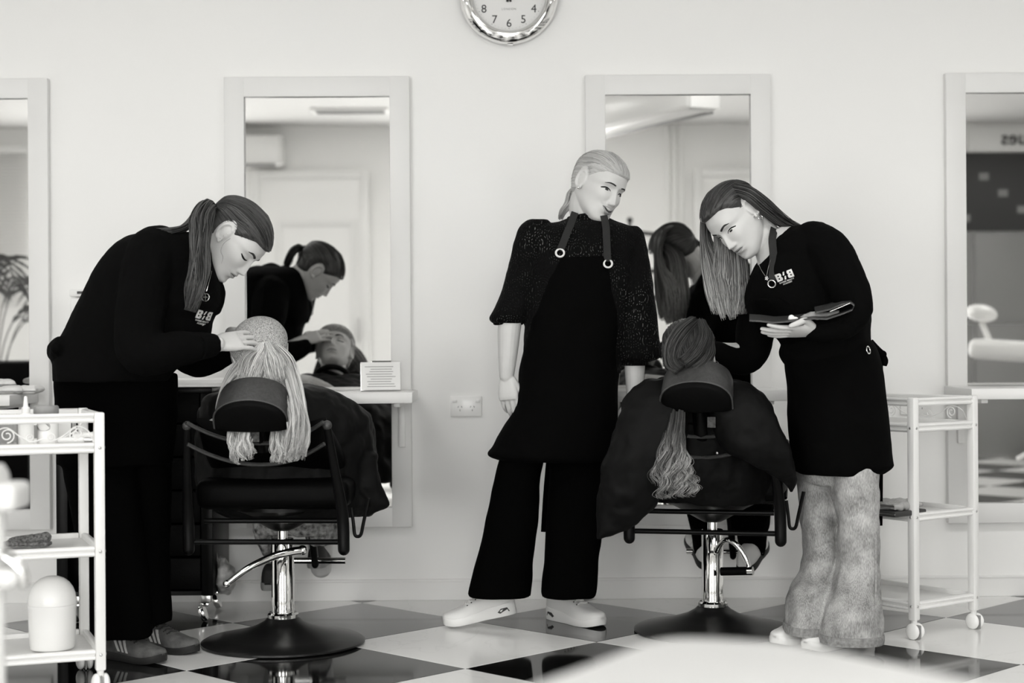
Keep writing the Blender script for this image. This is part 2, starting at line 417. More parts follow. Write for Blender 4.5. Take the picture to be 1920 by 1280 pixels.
bl = thing('venetian_blind', 'pale slatted blind hanging on the far wall, reflected in the leftmost mirror', 'blind', (-4.47, RY + .05, 2.62))
obj('head_rail', slabbox(-4.95, -3.99, RY + .02, RY + .08, 2.60, 2.66, .004), M_TRIM, bl)
sl = None
for k in range(46):
    z = 2.58 - k * .028
    if sl is None:
        sl = obj('slat', xf(box((0, 0, 0), (.95, .026, .003)), Matrix.Translation((-4.47, RY + .05, z)) @ Matrix.Rotation(math.radians(35), 4, 'X')), M_TRIM, bl, False); z0 = z
    else:
        c = sl.copy(); COL.objects.link(c); c.location.z = sl.location.z + (z - z0)
# baseboard
zb = P(960, 1085, 0).z
struct('baseboard_back', merge(slabbox(-RX, RX, -.012, 0, 0, zb - .004, .002), slabbox(-RX, RX, -.016, 0, zb - .008, zb + .003, .003)), M_TRIM)

# floor: slab, and each 60 cm tile laid on the diagonal
fl = struct('floor', slabbox(-RX - .15, RX + .15, RY - .15, .15, -.12, -.0035), M_GROUT)
GX, GY, HD = -.551, -.058, .42426
def clip(poly, f):
    out = []
    for i in range(len(poly)):
        a, b = poly[i], poly[(i + 1) % len(poly)]; fa, fb = f(a), f(b)
        if fa >= 0: out.append(a)
        if fa * fb < 0:
            t = fa / (fa - fb); out.append((a[0] + (b[0] - a[0]) * t, a[1] + (b[1] - a[1]) * t))
    return out
def tile_part(poly):
    n = len(poly); cx = sum(p[0] for p in poly) / n; cy = sum(p[1] for p in poly) / n
    ins = [(p[0] + (cx - p[0]) * .004, p[1] + (cy - p[1]) * .004) for p in poly]
    V = [(x, y, -.004) for x, y in poly] + [(x, y, -.0008) for x, y in poly] + [(x, y, 0) for x, y in ins]
    Fc = [tuple(range(2 * n, 3 * n))]
    for q in (0, 1): Fc += [(q * n + i, q * n + (i + 1) % n, (q + 1) * n + (i + 1) % n, (q + 1) * n + i) for i in range(n)]
    return V, Fc
h = HD - .0012
full = {}
for mm in range(-1, 19):
    for kk in range(-16, 17):
        if (kk + mm) % 2 == 0: continue
        cx, cy = GX + kk * HD, GY - mm * HD
        poly = [(h, 0), (0, h), (-h, 0), (0, -h)]
        dark = mm % 2 == 1; key = dark
        c2 = poly
        for f in (lambda p: -.0 - (cy + p[1]), lambda p: (cy + p[1]) - RY, lambda p: RX - (cx + p[0]), lambda p: (cx + p[0]) + RX):
            c2 = clip(c2, f) if c2 else c2
        if len(c2) < 3: continue
        whole = len(c2) == 4 and all(p in c2 for p in poly)
        if whole and key in full:
            o = full[key].copy(); COL.objects.link(o)
        else:
            o = obj('floor_tile', tile_part(c2), M_TILEB if dark else M_TILEW, fl, False)
            if whole: full[key] = o
        o.location = (cx, cy, 0)

# ceiling light panels
M_LED = emit('lit_panel_diffuser', 1, 3.0)
first = None
names = {-4.2: 'far left', -1.4: 'left of centre', 1.4: 'right of centre', 4.2: 'far right'}; rows = {-2.4: 'in the row nearer the mirrors', -5.2: 'in the row nearer the added windows'}
for (x, y) in PANELS:
    if first is None:
        first = thing('ceiling_light_panel', '', 'ceiling light', (x, y, CEIL - .04), group='ceiling light panels')
        fp = obj('frame', merge(*[slabbox(x + a, x + b, y + c, y + d, CEIL - .035, CEIL, .003) for a, b, c, d in ((-.62, .62, -.32, -.29), (-.62, .62, .29, .32), (-.62, -.59, -.29, .29), (.59, .62, -.29, .29))]), M_TRIM, first)
        dp = obj('diffuser', slabbox(x - .59, x + .59, y - .29, y + .29, CEIL - .02, CEIL), M_LED, first, False); t = first
    else:
        t = first.copy(); COL.objects.link(t); t.location = (x, y, CEIL - .04)
        for q in (fp, dp):
            c = q.copy(); COL.objects.link(c); c.parent = t
    t['label'] = 'flat white ceiling light panel, %s, %s' % (names[x], rows[y])
v = thing('air_vent', 'slatted grey air vent in the ceiling seen in the second mirror', 'vent', (-1.2, -6.55, CEIL - .02))
obj('frame', merge(*[slabbox(-1.2 + a, -1.2 + b, -6.55 + c, -6.55 + d, CEIL - .018, CEIL) for a, b, c, d in ((-.3, .3, -.15, -.12), (-.3, .3, .12, .15), (-.3, -.27, -.12, .12), (.27, .3, -.12, .12))]), M_TRIM, v, False)
for k in range(6): obj('slat', box((-1.2, -6.65 + k * .04, CEIL - .012), (.54, .022, .004)), M_GREY, v, False)

# ------------------------------------------------------------------ mirrors and shelves on the back wall
MC = [-2.105, -.716, .672, 2.06]
MW, MZ0, MZ1, MB = .7125, .285, 2.018, .077
lab = ['white framed wall mirror at the left edge, partly out of view', 'white framed wall mirror behind the stooping ponytailed stylist', 'white framed wall mirror behind the two stylists in aprons', 'white framed wall mirror at the right edge behind the empty trolley']
mirrors = []
for i, x in enumerate(MC):
    t = thing('wall_mirror', lab[i], 'mirror', (x, 0, MZ0), group='mirrors along the back wall'); mirrors.append(t)
    zi0 = MZ0 + MB + (.0 if i != 0 else 0)
    x0, x1 = x - MW / 2, x + MW / 2
    obj('frame', merge(slabbox(x0, x0 + MB, -.035, -.002, MZ0, MZ1, .003), slabbox(x1 - MB, x1, -.035, -.002, MZ0, MZ1, .003),
                       slabbox(x0 + MB - .002, x1 - MB + .002, -.0345, -.002, MZ1 - MB, MZ1 - .0003, .003), slabbox(x0 + MB - .002, x1 - MB + .002, -.0345, -.002, MZ0 + .0003, zi0, .003)), M_FRAME, t)
    obj('glass', slabbox(x0 + MB - .004, x1 - MB + .004, -.014, -.004, zi0 - .004, MZ1 - MB + .004), M_MIRROR, t, False)
slab_lab = ['white wall shelf under the leftmost mirror, strewn with white towels', 'white wall shelf carrying a paper sign under the second mirror', 'white wall shelf under the third mirror, behind the clients cape', 'white wall shelf under the rightmost mirror']
SH_Z = .814
for i, x in enumerate(MC):
    xr = [-1.79, -.335, 1.03, 2.6][i]; xl = [-2.6, -1.08, .33, 1.69][i]
    t = thing('wall_shelf', slab_lab[i], 'shelf', ((xl + xr) / 2, -.2, SH_Z - .04), group='shelves under the mirrors')
    obj('board', slabbox(xl, xr, -.40, -.037, SH_Z - .04, SH_Z, .004), M_WHITE, t)
    for q in (xl + .06, xr - .06): obj('bracket', merge(slabbox(q - .012, q + .012, -.36, -.037, SH_Z - .055, SH_Z - .04, .002), slabbox(q - .012, q + .012, -.052, -.037, SH_Z - .22, SH_Z - .04, .002)), M_WHITE, t)

# ------------------------------------------------------------------ wall clock
cc = P(954, -10, -.03); cx, cz = cc.x, cc.z
R1 = 93 / S(-.03); R2 = 70 / S(-.03)
t = thing('wall_clock', 'round chrome wall clock with pale dial above the mirrors', 'clock', (cx, 0, cz))
MR = Matrix.Translation((cx, 0, cz)) @ Matrix.Rotation(math.radians(90), 4, 'X')
obj('case', lathe([(R1 * .90, .0), (R1 * .97, .006), (R1, .02), (R1 * .985, .034), (R1 * .93, .046), (R2 * 1.08, .050), (R2 * 1.055, .045)], 96, MR, cap=False), M_CHROME, t)
obj('bezel', lathe([(R2 * 1.06, .045), (R2 * 1.05, .052), (R2 * 1.0, .052), (R2 * .985, .036)], 96, MR, cap=False), M_CHROME, t)
obj('dial', lathe([(R2 * 1.04, .030), (R2 * 1.04, .034), (.001, .0341)], 96, MR), mat('pale_clock_dial', .74, .5, bump=(20, .01)), t)
rn = 54 / S(-.034)
for k in range(1, 13):
    a = math.radians(90 - 30 * k)
    obj('numeral', xf(text_part(str(k), .044, extrude=.0006), Matrix.Translation((cx + rn * math.cos(a), -.0350, cz + rn * math.sin(a) - .001)) @ FACE_CAM), M_DARKINK, t, False)
dots = []
for k in range(60):
    a = math.radians(6 * k); r = .0014 if k % 5 == 0 else .0007; rr = 64 / S(-.03)
    dots.append(xf(lathe([(r, 0), (r, .0008)], 8), Matrix.Translation((cx + rr * math.cos(a), -.0350, cz + rr * math.sin(a))) @ Matrix.Rotation(math.radians(90), 4, 'X')))
obj('minute_dots', merge(*dots), M_DARKINK, t, False)
obj('lettering', xf(text_part('LONDON', .011, extrude=.0004, space=1.25), Matrix.Translation((cx, -.0350, P(953, 17, -.035).z)) @ FACE_CAM), M_INK, t, False)
for nm, ang, L, wd in (('hour_hand', 12, .085, .005), ('minute_hand', -14, .125, .004)):
    Mh = Matrix.Translation((cx, -.0375, cz)) @ Matrix.Rotation(math.radians(ang), 4, 'Y') @ FACE_CAM
    obj(nm, prism([(-wd, -.03), (wd, -.03), (wd * .9, 0), (wd * .4, L), (-wd * .4, L), (-wd * .9, 0)], .0012, Mh), M_DARKINK, t, False)
obj('hub', xf(lathe([(.009, 0), (.009, .004), (.006, .006)], 20), Matrix.Translation((cx, -.0365, cz)) @ Matrix.Rotation(math.radians(90), 4, 'X')), M_DARKINK, t)
obj('bottom_catch', box((P(957, 84, -.03).x, -.028, cz - R1 - .001), (.022, .012, .006), .002), M_STEEL, t)

# ------------------------------------------------------------------ power outlets, towel dispenser
def outlet(px0, px1, py0, py1, label):
    a = P(px0, py1, -.008); b = P(px1, py0, -.008); x0, x1, z0, z1 = a.x, b.x, a.z, b.z; wd = x1 - x0; hh = z1 - z0; cx = (x0 + x1) / 2; cz = (z0 + z1) / 2
    t = thing('power_outlet', label, 'outlet', (cx, 0, cz), group='double power outlets on the back wall')
    obj('plate', slabbox(x0, x1, -.010, -.0005, z0, z1, .003), M_WHITEPL, t)
    for s in (-1, 1):
        obj('switch', box((cx + s * wd * .37, -.0125, cz + hh * .27), (wd * .14, .007, hh * .16), .0015), M_WHITE, t)
        ho = []
        for (dx, dz, r) in ((-.055, -.02, 25), (.055, -.02, -25), (0, -.19, 0)):
            ho.append(xf(box((0, 0, 0), (wd * .022, .0012, hh * .09)), Matrix.Translation((cx + s * wd * .20 + dx * wd, -.0103, cz + dz * hh)) @ Matrix.Rotation(math.radians(r), 4, 'Y')))
        obj('socket_holes', merge(*ho), M_GREY, t, False)
outlet(845, 903, 742, 781, 'white double power outlet on the bare wall left of the blonde woman')
outlet(1688, 1746, 739, 777, 'white double power outlet behind the empty white trolley')
a = P(134, 600, -.06); b = P(212, 543, -.06)
t = thing('towel_dispenser', 'white wall dispenser behind the stooping stylists back', 'dispenser', ((a.x + b.x) / 2, 0, a.z))
obj('body', slabbox(a.x + .003, b.x - .003, -.085, -.001, a.z, b.z - .032, .004), M_WHITEPL, t)
obj('lid', slabbox(a.x, b.x, -.09, -.001, b.z - .026, b.z, .004), M_WHITEPL, t)
obj('slot', slabbox(a.x + .03, b.x - .005, -.092, -.088, b.z - .016, b.z - .006), M_DARK, t, False)

# ------------------------------------------------------------------ the room behind the camera, seen in the mirrors
def tall_stand_in(x0, x1, label, top=2.44):  # white panel replaces a framed mirror so bright windows do not reflect
    t = thing('mirror_stand_in', label, 'cabinet', ((x0 + x1) / 2, RY + .06, 0))
    y0, y1, b = RY + .03, RY + .08, .07
    obj('frame', merge(slabbox(x0, x0 + b, y0, y1, .002, top, .004), slabbox(x1 - b, x1, y0, y1, .002, top, .004), slabbox(x0 + b, x1 - b, y0, y1, top - b, top, .004), slabbox(x0 + b, x1 - b, y0, y1, .002, .16, .004)), M_WHITE, t)
    d = obj('plain_face', slabbox(x0 + b - .01, x1 - b + .01, y0 + .005, y0 + .03, .15, top - b + .01), M_WHITEPL, t, False)
    c0, c1, c = x0 + b + .14, x1 - b - .04, .05
    obj('nested_frame', merge(slabbox(c0, c0 + c, y0 + .028, y0 + .042, .3, top - .42, .004), slabbox(c1 - c, c1, y0 + .028, y0 + .042, .3, top - .42, .004), slabbox(c0 + c, c1 - c, y0 + .028, y0 + .042, top - .42 - c, top - .42, .004)), M_FRAME, d)  # frame nested in that mirror's reflection, built as trim
    obj('handle', tube([(x1 - b - .02, y1 + .02, 1.0), (x1 - b - .02, y1 + .02, 1.2)], .008, 10), M_STEEL, d)
tall_stand_in(-2.12, -1.13, 'tall white panel in place of a framed mirror across the room, reflected in the second mirror')
tall_stand_in(1.60, 2.70, 'tall white panel in place of a framed mirror across the room, reflected in the third mirror')
def split_unit(label, c, rz, L=.9):
    t = thing('air_conditioner', label, 'air conditioner', c, rz, world=False)
    obj('housing', box((0, 0, 0), (L, .22, .26), .03, 3), M_WHITEPL, t)
    obj('louvre', box((0, -.085, -.125), (L * .9, .07, .02), .005), M_GREY, t)
    for s in (-1, 1): obj('end_cap', box((s * (L / 2 + .006), 0, 0), (.014, .2, .24), .005), M_WHITE, t)
    return t
split_unit('white wall air conditioner across the room, in the second mirror', (-2.3, RY + .115, 2.60), math.pi)
split_unit('white ceiling hung air conditioner running away, in the third mirror', (.80, -3.95, 2.46), math.radians(64.5), 1.7)
t = thing('service_pipes', 'three thin white pipes rising up the far wall in the third mirror', 'pipe', (1.44, RY + .03, 0))
for k in range(3): obj('pipe', tube([(1.38 + k * .06, RY + .025, 0.0), (1.38 + k * .06, RY + .025, CEIL)], .014, 10), M_BACKWALL, t)
# dark shopfront glass with a sign, in the rightmost mirror
t = thing('dark_display_board', 'dark board on the far wall below a pale sign, in the rightmost mirror', 'board', (4.4, RY + .03, 1.9))
obj('board', slabbox(3.75, 5.3, RY + .005, RY + .03, 1.90, 2.56, .003), M_DARK, t)
for k in range(9): obj('print_patch', slabbox(3.85 + .16 * k, 3.93 + .16 * k, RY + .031, RY + .034, 1.98 + .07 * ((k * 5) % 7), 2.04 + .07 * ((k * 5) % 7)), M_GREY, t, False)
t = thing('wall_sign', 'pale sign with dark lettering on the far wall, in the rightmost mirror', 'sign', (4.4, RY + .03, 2.57))
obj('board', slabbox(3.92, 5.3, RY + .005, RY + .03, 2.57, 2.79, .003), M_PAPER, t)
obj('lettering', xf(text_part('fues', .17, off=.003), Matrix.Translation((4.33, RY + .031, 2.68)) @ Matrix.Rotation(math.pi, 4, 'Z') @ FACE_CAM), M_DARKINK, t, False)
t = thing('grey_wall_panel', 'mid grey panelled wall lining across the room, in the rightmost mirror', 'panel', (4.5, RY + .03, 0))
for k in range(4):
    for j, (z0, z1) in enumerate(((.004, 1.12), (1.13, 1.89))): obj('panel', slabbox(3.45 + .52 * k, 3.96 + .52 * k, RY + .002, RY + .02, z0, z1, .002), M_GREY, t)
def treatment_bed(label, c, rz):
    t = thing('treatment_bed', label, 'treatment bed', c, rz, world=False)
    obj('seat_pad', box((0, .25, .75), (.58, .9, .14), .05, 4), M_WHITEPL, t)
    obj('leg_pad', box((0, 1.02, .73), (.54, .6, .10), .045, 4), M_WHITEPL, t)
    obj('back_pad', xf(box((0, 0, 0), (.58, .80, .13), .05, 4), Matrix.Translation((0, -.28, .905)) @ Matrix.Rotation(math.radians(-4), 4, 'X')), M_WHITEPL, t)
    obj('headrest', xf(ball((0, 0, 0), .14, 12, (1.05, .42, .72)), Matrix.Translation((0, -.62, 1.16)) @ Matrix.Rotation(math.radians(80), 4, 'X')), M_WHITEPL, t)
    obj('headrest_post', tube([(0, -.56, .95), (0, -.62, 1.10)], .02, 10), M_WHITEPL, t)
    for s in (-1, 1):
        a = obj('armrest', box((s * .36, .20, .87), (.09, .62, .07), .03, 3), M_WHITEPL, t)
        obj('arm_post', tube([(s * .36, .30, .84), (s * .365, .33, .62), (s * .32, .28, .47), (s * .24, .22, .42)], .016, 10, sub=4), M_CHROME, a)
    obj('base_frame', merge(tube([(-.28, -.1, .44), (-.28, .7, .44)], .02, 8), tube([(.28, -.1, .44), (.28, .7, .44)], .02, 8), tube([(-.28, .3, .44), (.28, .3, .44)], .02, 8)), M_CHROME, t)
    obj('lift_column', box((0, .3, .25), (.22, .26, .42), .03), M_DARK, t)
    obj('foot', box((0, .3, .03), (.5, .62, .055), .02), M_WHITEPL, t)
    obj('foot_lever', tube([(.15, -.05, .30), (.18, -.30, .26), (.2, -.42, .2)], .014, 8, sub=4), M_WHITEPL, t)
    return t
treatment_bed('white treatment bed with chrome arm posts, reflected in the rightmost mirror', (3.68, -4.1, 0), math.radians(-68))
t = thing('jointed_lamp', 'thin black jointed lamp on a stand, reflected beside the long hair in the third mirror', 'lamp', (1.02, -6.95, 0))
obj('foot', lathe([(.14, .001), (.14, .02), (.02, .03), (.014, .03)], 28, Matrix.Translation((1.02, -6.95, 0))), M_WHITEPL, t)
obj('upright', tube([(1.02, -6.95, .02), (1.02, -6.95, 1.96)], .014, 10), M_BLKMETAL, t)
obj('arm', tube([(1.02, -6.95, 1.88), (1.24, -6.90, 1.85)], .016, 10), M_BLKMETAL, t)
obj('knob', ball((1.02, -6.95, 1.97), .026, 10), M_BLKMETAL, t)
obj('lamp_ring', torus((1.22, -6.9, 1.45), .11, .018, FACE_CAM, 32, 8), M_BLKMETAL, t)
obj('arm', tube([(1.24, -6.90, 1.85), (1.28, -6.9, 1.70), (1.22, -6.9, 1.56)], .012, 8, sub=4), M_BLKMETAL, t)
# black padded bench and palm in the leftmost mirror
t = thing('padded_bench', 'black high padded bench reflected in the leftmost mirror', 'bench', (-3.05, -3.1, 0))
obj('seat_pad', slabbox(-3.6, -2.62, -3.55, -2.75, .46, .60, .04), M_LEATHERD, t)
obj('back_pad', slabbox(-3.6, -2.62, -3.70, -3.56, .46, .90, .04), M_LEATHERD, t)
obj('skirt', slabbox(-3.58, -2.64, -3.66, -2.78, .004, .455, .01), M_LEATHERD, t)
t = thing('potted_palm', 'potted palm with thin drooping leaves, reflected in the leftmost mirror', 'plant', (-3.3, -4.2, 0))
obj('pot', lathe([(.12, .0), (.17, .30), (.18, .31), (.165, .31), (.15, .28), (.01, .27)], 28, Matrix.Translation((-3.3, -4.2, .002))), M_WHITEPL, t)
for k in range(13):
    a = k * 2.4; r = .45 + .18 * (k % 3); z1 = 1.25 + .10 * (k % 4)
    stem = [Vector((-3.3, -4.2, .28)), Vector((-3.3 + .2 * r * math.cos(a), -4.2 + .2 * r * math.sin(a), z1 * .8)), Vector((-3.3 + .6 * r * math.cos(a), -4.2 + .6 * r * math.sin(a), z1)), Vector((-3.3 + r * math.cos(a), -4.2 + r * math.sin(a), z1 - .18))]
    q = [Vector(v) for v in catmull([tuple(s) for s in stem], 6)]
    pr = [tube([tuple(v) for v in q], .004, 5)]
    for j in range(8, len(q)):
        for s in (-1, 1):
            d = (q[min(j + 1, len(q) - 1)] - q[j - 1]).normalized(); sd = d.cross(Vector((0, 0, 1))) * s
            e = q[j] + sd * .16 + d * .12 - Vector((0, 0, .05)); pr.append(tube([tuple(q[j]), tuple((q[j] + e) / 2 + Vector((0, 0, .01))), tuple(e)], [.003, .009, .001], 4))
    obj('frond', merge(*pr), M_LEAF, t)
# ------------------------------------------------------------------ people: heads, hands, hair
def pinterp(x, xs, ys):
    """monotone cubic interpolation"""
    xs = np.array(xs, float); ys = np.array(ys, float); h = np.diff(xs); d = np.diff(ys) / h
    mslope = np.zeros(len(xs)); mslope[0] = d[0]; mslope[-1] = d[-1]
    for i in range(1, len(xs) - 1): mslope[i] = 0 if d[i - 1] * d[i] <= 0 else 2 * d[i - 1] * d[i] / (d[i - 1] + d[i])
    x = np.clip(x, xs[0], xs[-1]); i = np.clip(np.searchsorted(xs, x) - 1, 0, len(xs) - 2); t = (x - xs[i]) / h[i]
    return ys[i] * (2 * t**3 - 3 * t**2 + 1) + h[i] * mslope[i] * (t**3 - 2 * t**2 + t) + ys[i + 1] * (-2 * t**3 + 3 * t**2) + h[i] * mslope[i + 1] * (t**3 - t**2)
HZ = [-.113, -.108, -.098, -.085, -.070, -.055, -.038, -.018, .002, .022, .045, .070, .090, .104, .113]
HF = [.052, .069, .078, .0795, .081, .0835, .0845, .0845, .0835, .0885, .0870, .0745, .0545, .030, .0]     # front y
HB = [.030, .015, -.005, -.030, -.050, -.068, -.080, -.090, -.097, -.101, -.101, -.091, -.072, -.046, -.0]  # back y
HW = [.009, .024, .0355, .0455, .0530, .0588, .0630, .0670, .0695, .0730, .0745, .0690, .0560, .0370, .001]
def head_grid(nz=170, nf=150, smile=0.0, jaw=1.0, features=True):
    a = (1 - np.cos(np.linspace(0, math.pi, nz))) / 2; a = .45 * a + .55 * np.linspace(0, 1, nz)
    z = HZ[0] + (HZ[-1] - HZ[0]) * a
    f = pinterp(z, HZ, HF); b = pinterp(z, HZ, HB); wd = pinterp(z, HZ, HW)
    wd = np.where(z < -.03, wd * (1 + (jaw - 1) * smoothstep(-.03, -.08, z)), wd)
    y0 = b + (f - b) * (.42 + .2 * smoothstep(-.02, -.1, z))
    phi = np.linspace(0, 2 * math.pi, nf, endpoint=False)
    # denser sampling of the face (phi = pi/2)
    phi = phi + .42 * np.cos(phi)
    c, s = np.cos(phi)[None, :], np.sin(phi)[None, :]
    ef = (2.15 + .25 * smoothstep(-.06, .0, z) * smoothstep(.06, .02, z))[:, None]
    ex = np.where(s > 0, ef, 2.05)
    x = wd[:, None] * np.sign(c) * np.abs(c) ** (2 / ex)
    y = y0[:, None] + np.where(s > 0, (f - y0)[:, None], (y0 - b)[:, None]) * np.sign(s) * np.abs(s) ** (2 / ex)
    Z = np.repeat(z[:, None], nf, 1)
    if features:
        fr = smoothstep(.1, .6, np.repeat(s, nz, 0))
        ax = np.abs(x)
        def G(cx, cz, sx, sz, p=2.0): return np.exp(-np.abs((ax - cx) / sx) ** p - np.abs((Z - cz) / sz) ** p)
        d = np.zeros_like(x)
        d -= .0125 * G(.030, .003, .0175, .0115)                       # eye sockets
        d += .0100 * G(.0315, .0005, .0135, .0085)                     # lids over the eyeballs
        d += .0035 * G(.030, .0205, .020, .0065)                       # brow
        d += (.0045 + .004 * smile) * G(.043, -.026, .020, .018)       # cheekbones
        d -= .004 * G(.046, -.062, .016, .02)                          # cheek hollows
        hz = np.interp(Z, [-.0510, -.0470, -.0430, -.0375, -.030, -.015, .004, .016, .026], [0, .0030, .0135, .0215, .0198, .0138, .0075, .0025, 0])
        sg = np.interp(Z, [-.05, -.040, -.030, -.010, .02], [.0105, .0098, .0078, .0062, .0085])
        d += hz * np.exp(-np.abs(ax / sg) ** 2.2)
        d += .0085 * G(.0125, -.0400, .0058, .0058)                    # wings of the nose
        zm = Z - smile * .0085 * (ax / .026) ** 2                      # lip line lifts at the corners
        def GM(cz, sx, sz): return np.exp(-(ax / sx) ** 2.4 - ((zm - cz) / sz) ** 2)
        mw = 1 + .25 * smile
        d += .0060 * np.exp(-(ax / .030) ** 2 - ((Z + .061) / .017) ** 2)
        d += .0042 * GM(-.0555, .0195 * mw, .0042) + .0050 * GM(-.0690, .0165 * mw, .0052)
        d -= (.0045 - .0015 * smile) * GM(-.0620, .0235 * mw, .0020 + .0020 * smile)
        d -= .0042 * G(0, -.0790, .016, .0055)
        d += .0060 * G(0, -.0955, .017, .011)
        y = y + d * fr
    V = np.stack([x, y, Z], -1)
    return V
def grid_part(V):
    nz, nf = V.shape[:2]; return loft([[tuple(p) for p in r] for r in V])
def ear_parts(side):
    """outer rim, inner bowl and lobe of one ear, at the side of the head (local coords)"""
    s = side; rim = []
    for t in np.linspace(-2.1, 2.5, 22):
        rim.append((s * (.0700 + .0065 + .004 * math.cos(t) * -1), -.010 - .0165 * math.cos(t) * 1.0 + .002, .000 + .0285 * math.sin(t)))
    rim = [(s * .0755, .004 - .017 * (1 + math.cos(t)) * .5 * 2.15 + .010, .001 + .0275 * math.sin(t)) for t in np.linspace(-1.9, 2.4, 22)]
    rim = [(s * (.0735 + .0060 * (math.cos((k - 8) / 8.0))), p[1] - .008, p[2]) for k, p in enumerate(rim)]
    parts = [tube(rim, [.0035] * 6 + [.0042] * 12 + [.0035] * 4, 8, sub=2, round_end=True)]
    parts.append(ball((s * .0715, -.0115, .002), 1, 10, (.0055, .0175, .0275)))
    parts.append(ball((s * .0745, -.004, -.0265), 1, 8, (.0045, .0075, .0085)))
    return parts
def hand_parts(side, curl, spread=.0, thumb=(.5, .5, .4), thumb_out=.75):
    """local: wrist at 0, fingers +Y, back of hand +Z; side=-1 right hand (thumb at -X), +1 left. curl: 4 x (a, b, c)"""
    s = side; parts = []
    pal = []
    for (y, hw, ht, zc) in ((-.012, .0255, .0175, 0), (.012, .027, .0165, 0), (.035, .034, .0155, 0), (.062, .0390, .0140, 0), (.085, .0395, .0120, 0), (.096, .037, .0095, -.001)):
        pal.append([(hw * math.copysign(abs(math.cos(t)) ** .8, math.cos(t)), y, zc + ht * math.copysign(abs(math.sin(t)) ** .85, math.sin(t))) for t in (2 * math.pi * j / 20 for j in range(20))])
    parts.append(loft(pal))
    bases = [(.0290, .088, .0086, (.044, .026, .021)), (.0098, .093, .0088, (.049, .030, .022)), (-.0098, .090, .0084, (.045, .028, .022)), (-.0285, .081, .0075, (.036, .021, .019))]
    for i, (bx, by, r, L) in enumerate(bases):
        p = Vector((s * bx, by - .012, 0)); pts = [Vector((s * bx * .95, by - .030, 0)), p.copy()]; a = 0.0
        yaw = s * spread * (1.5 - i) / 1.5
        for k in range(3):
            a += curl[i][k]; d = Vector((math.sin(yaw) * math.cos(a), math.cos(yaw) * math.cos(a), -math.sin(a)))
            n = 2
            p = p + d * (L[k] + (.012 if k == 0 else 0)); pts.append(p.copy())
        parts.append(tube([tuple(q) for q in pts], [r * 1.02, r * 1.05, r * 1.0, r * .92, r * .74], 12, sub=4, round_end=True))
    # thumb leaves the side of the palm near its base
    p = Vector((s * .020, .022, -.004)); pts = [p.copy()]; ang = thumb_out
    d = Vector((s * math.sin(ang), math.cos(ang), -.25)).normalized(); p = p + d * .046; pts.append(p.copy())
    ang2 = ang - thumb[0]; d = Vector((s * math.sin(ang2), math.cos(ang2), -thumb[1])).normalized(); p = p + d * .034; pts.append(p.copy())
    ang3 = ang2 - thumb[2]; d = Vector((s * math.sin(ang3), math.cos(ang3), -thumb[1] * .8)).normalized(); p = p + d * .026; pts.append(p.copy())
    parts.append(tube([tuple(q) for q in pts], [.0150, .0118, .0100, .0080], 12, sub=4, round_end=True))
    return parts
def hand_matrix(W, d, back, scale=1.0, side=1):
    y = Vector(d).normalized(); z = Vector(back); z = (z - y * z.dot(y)).normalized(); x = y.cross(z)
    return Matrix.Translation(W) @ Matrix((x, y, z)).transposed().to_4x4() @ Matrix.Scale(scale, 4)
def head_matrix(c, fwd, up, scale=1.0):
    y = Vector(fwd).normalized(); z = Vector(up); z = (z - y * z.dot(y)).normalized(); x = y.cross(z)
    return Matrix.Translation(c) @ Matrix((x, y, z)).transposed().to_4x4() @ Matrix.Scale(scale, 4)

def strip_on(bv, M, pts, widths, off=.0008, sub=6, thick=.0012, n=5):
    """a thin strip lying on the face: pts = (x, z) in head coords, projected along -Y of the head onto the skin"""
    q = catmull(pts, sub); wq = catmull(widths, sub)[:, 0]; Mi = M.inverted(); rings = []
    yd = (M.to_3x3() @ Vector((0, -1, 0))).normalized(); up = -yd
    for i, (x, z) in enumerate(q):
        a = q[max(i - 1, 0)]; b = q[min(i + 1, len(q) - 1)]; t = Vector((b[0] - a[0], b[1] - a[1])); t = t.normalized() if t.length else Vector((1, 0)); nrm = Vector((-t.y, t.x))
        row = []
        for k in range(n):
            s = -1 + 2 * k / (n - 1); o = M @ Vector((x + nrm.x * wq[i] * s, .25, z + nrm.y * wq[i] * s))
            hit = bv.ray_cast(o, yd)
            p = hit[0] if hit[0] is not None else o + yd * .17
            row.append(p + up * off * (1.2 - s * s * .7))
        rings.append(row + [p - up * (off + thick) for p in reversed(row)])
    return loft(rings)
def patch_on(bv, M, outline, off=.0008, rings=4):
    """filled patch (x, z outline) on the face"""
    n = len(outline); cx = sum(p[0] for p in outline) / n; cz = sum(p[1] for p in outline) / n
    yd = (M.to_3x3() @ Vector((0, -1, 0))).normalized(); V = []; Fc = []
    for r in range(rings + 1):
        f = 1 - r / rings * .985
        for (x, z) in outline:
            o = M @ Vector((cx + (x - cx) * f, .25, cz + (z - cz) * f)); hit = bv.ray_cast(o, yd)
            p = hit[0] if hit[0] is not None else o + yd * .17
            V.append(tuple(p - yd * off * (0.2 if r == 0 else 1)))
    for r in range(rings):
        for j in range(n): Fc.append((r * n + j, r * n + (j + 1) % n, (r + 1) * n + (j + 1) % n, (r + 1) * n + j))
    Fc.append(tuple(range(rings * n, rings * n + n)))
    return V, Fc

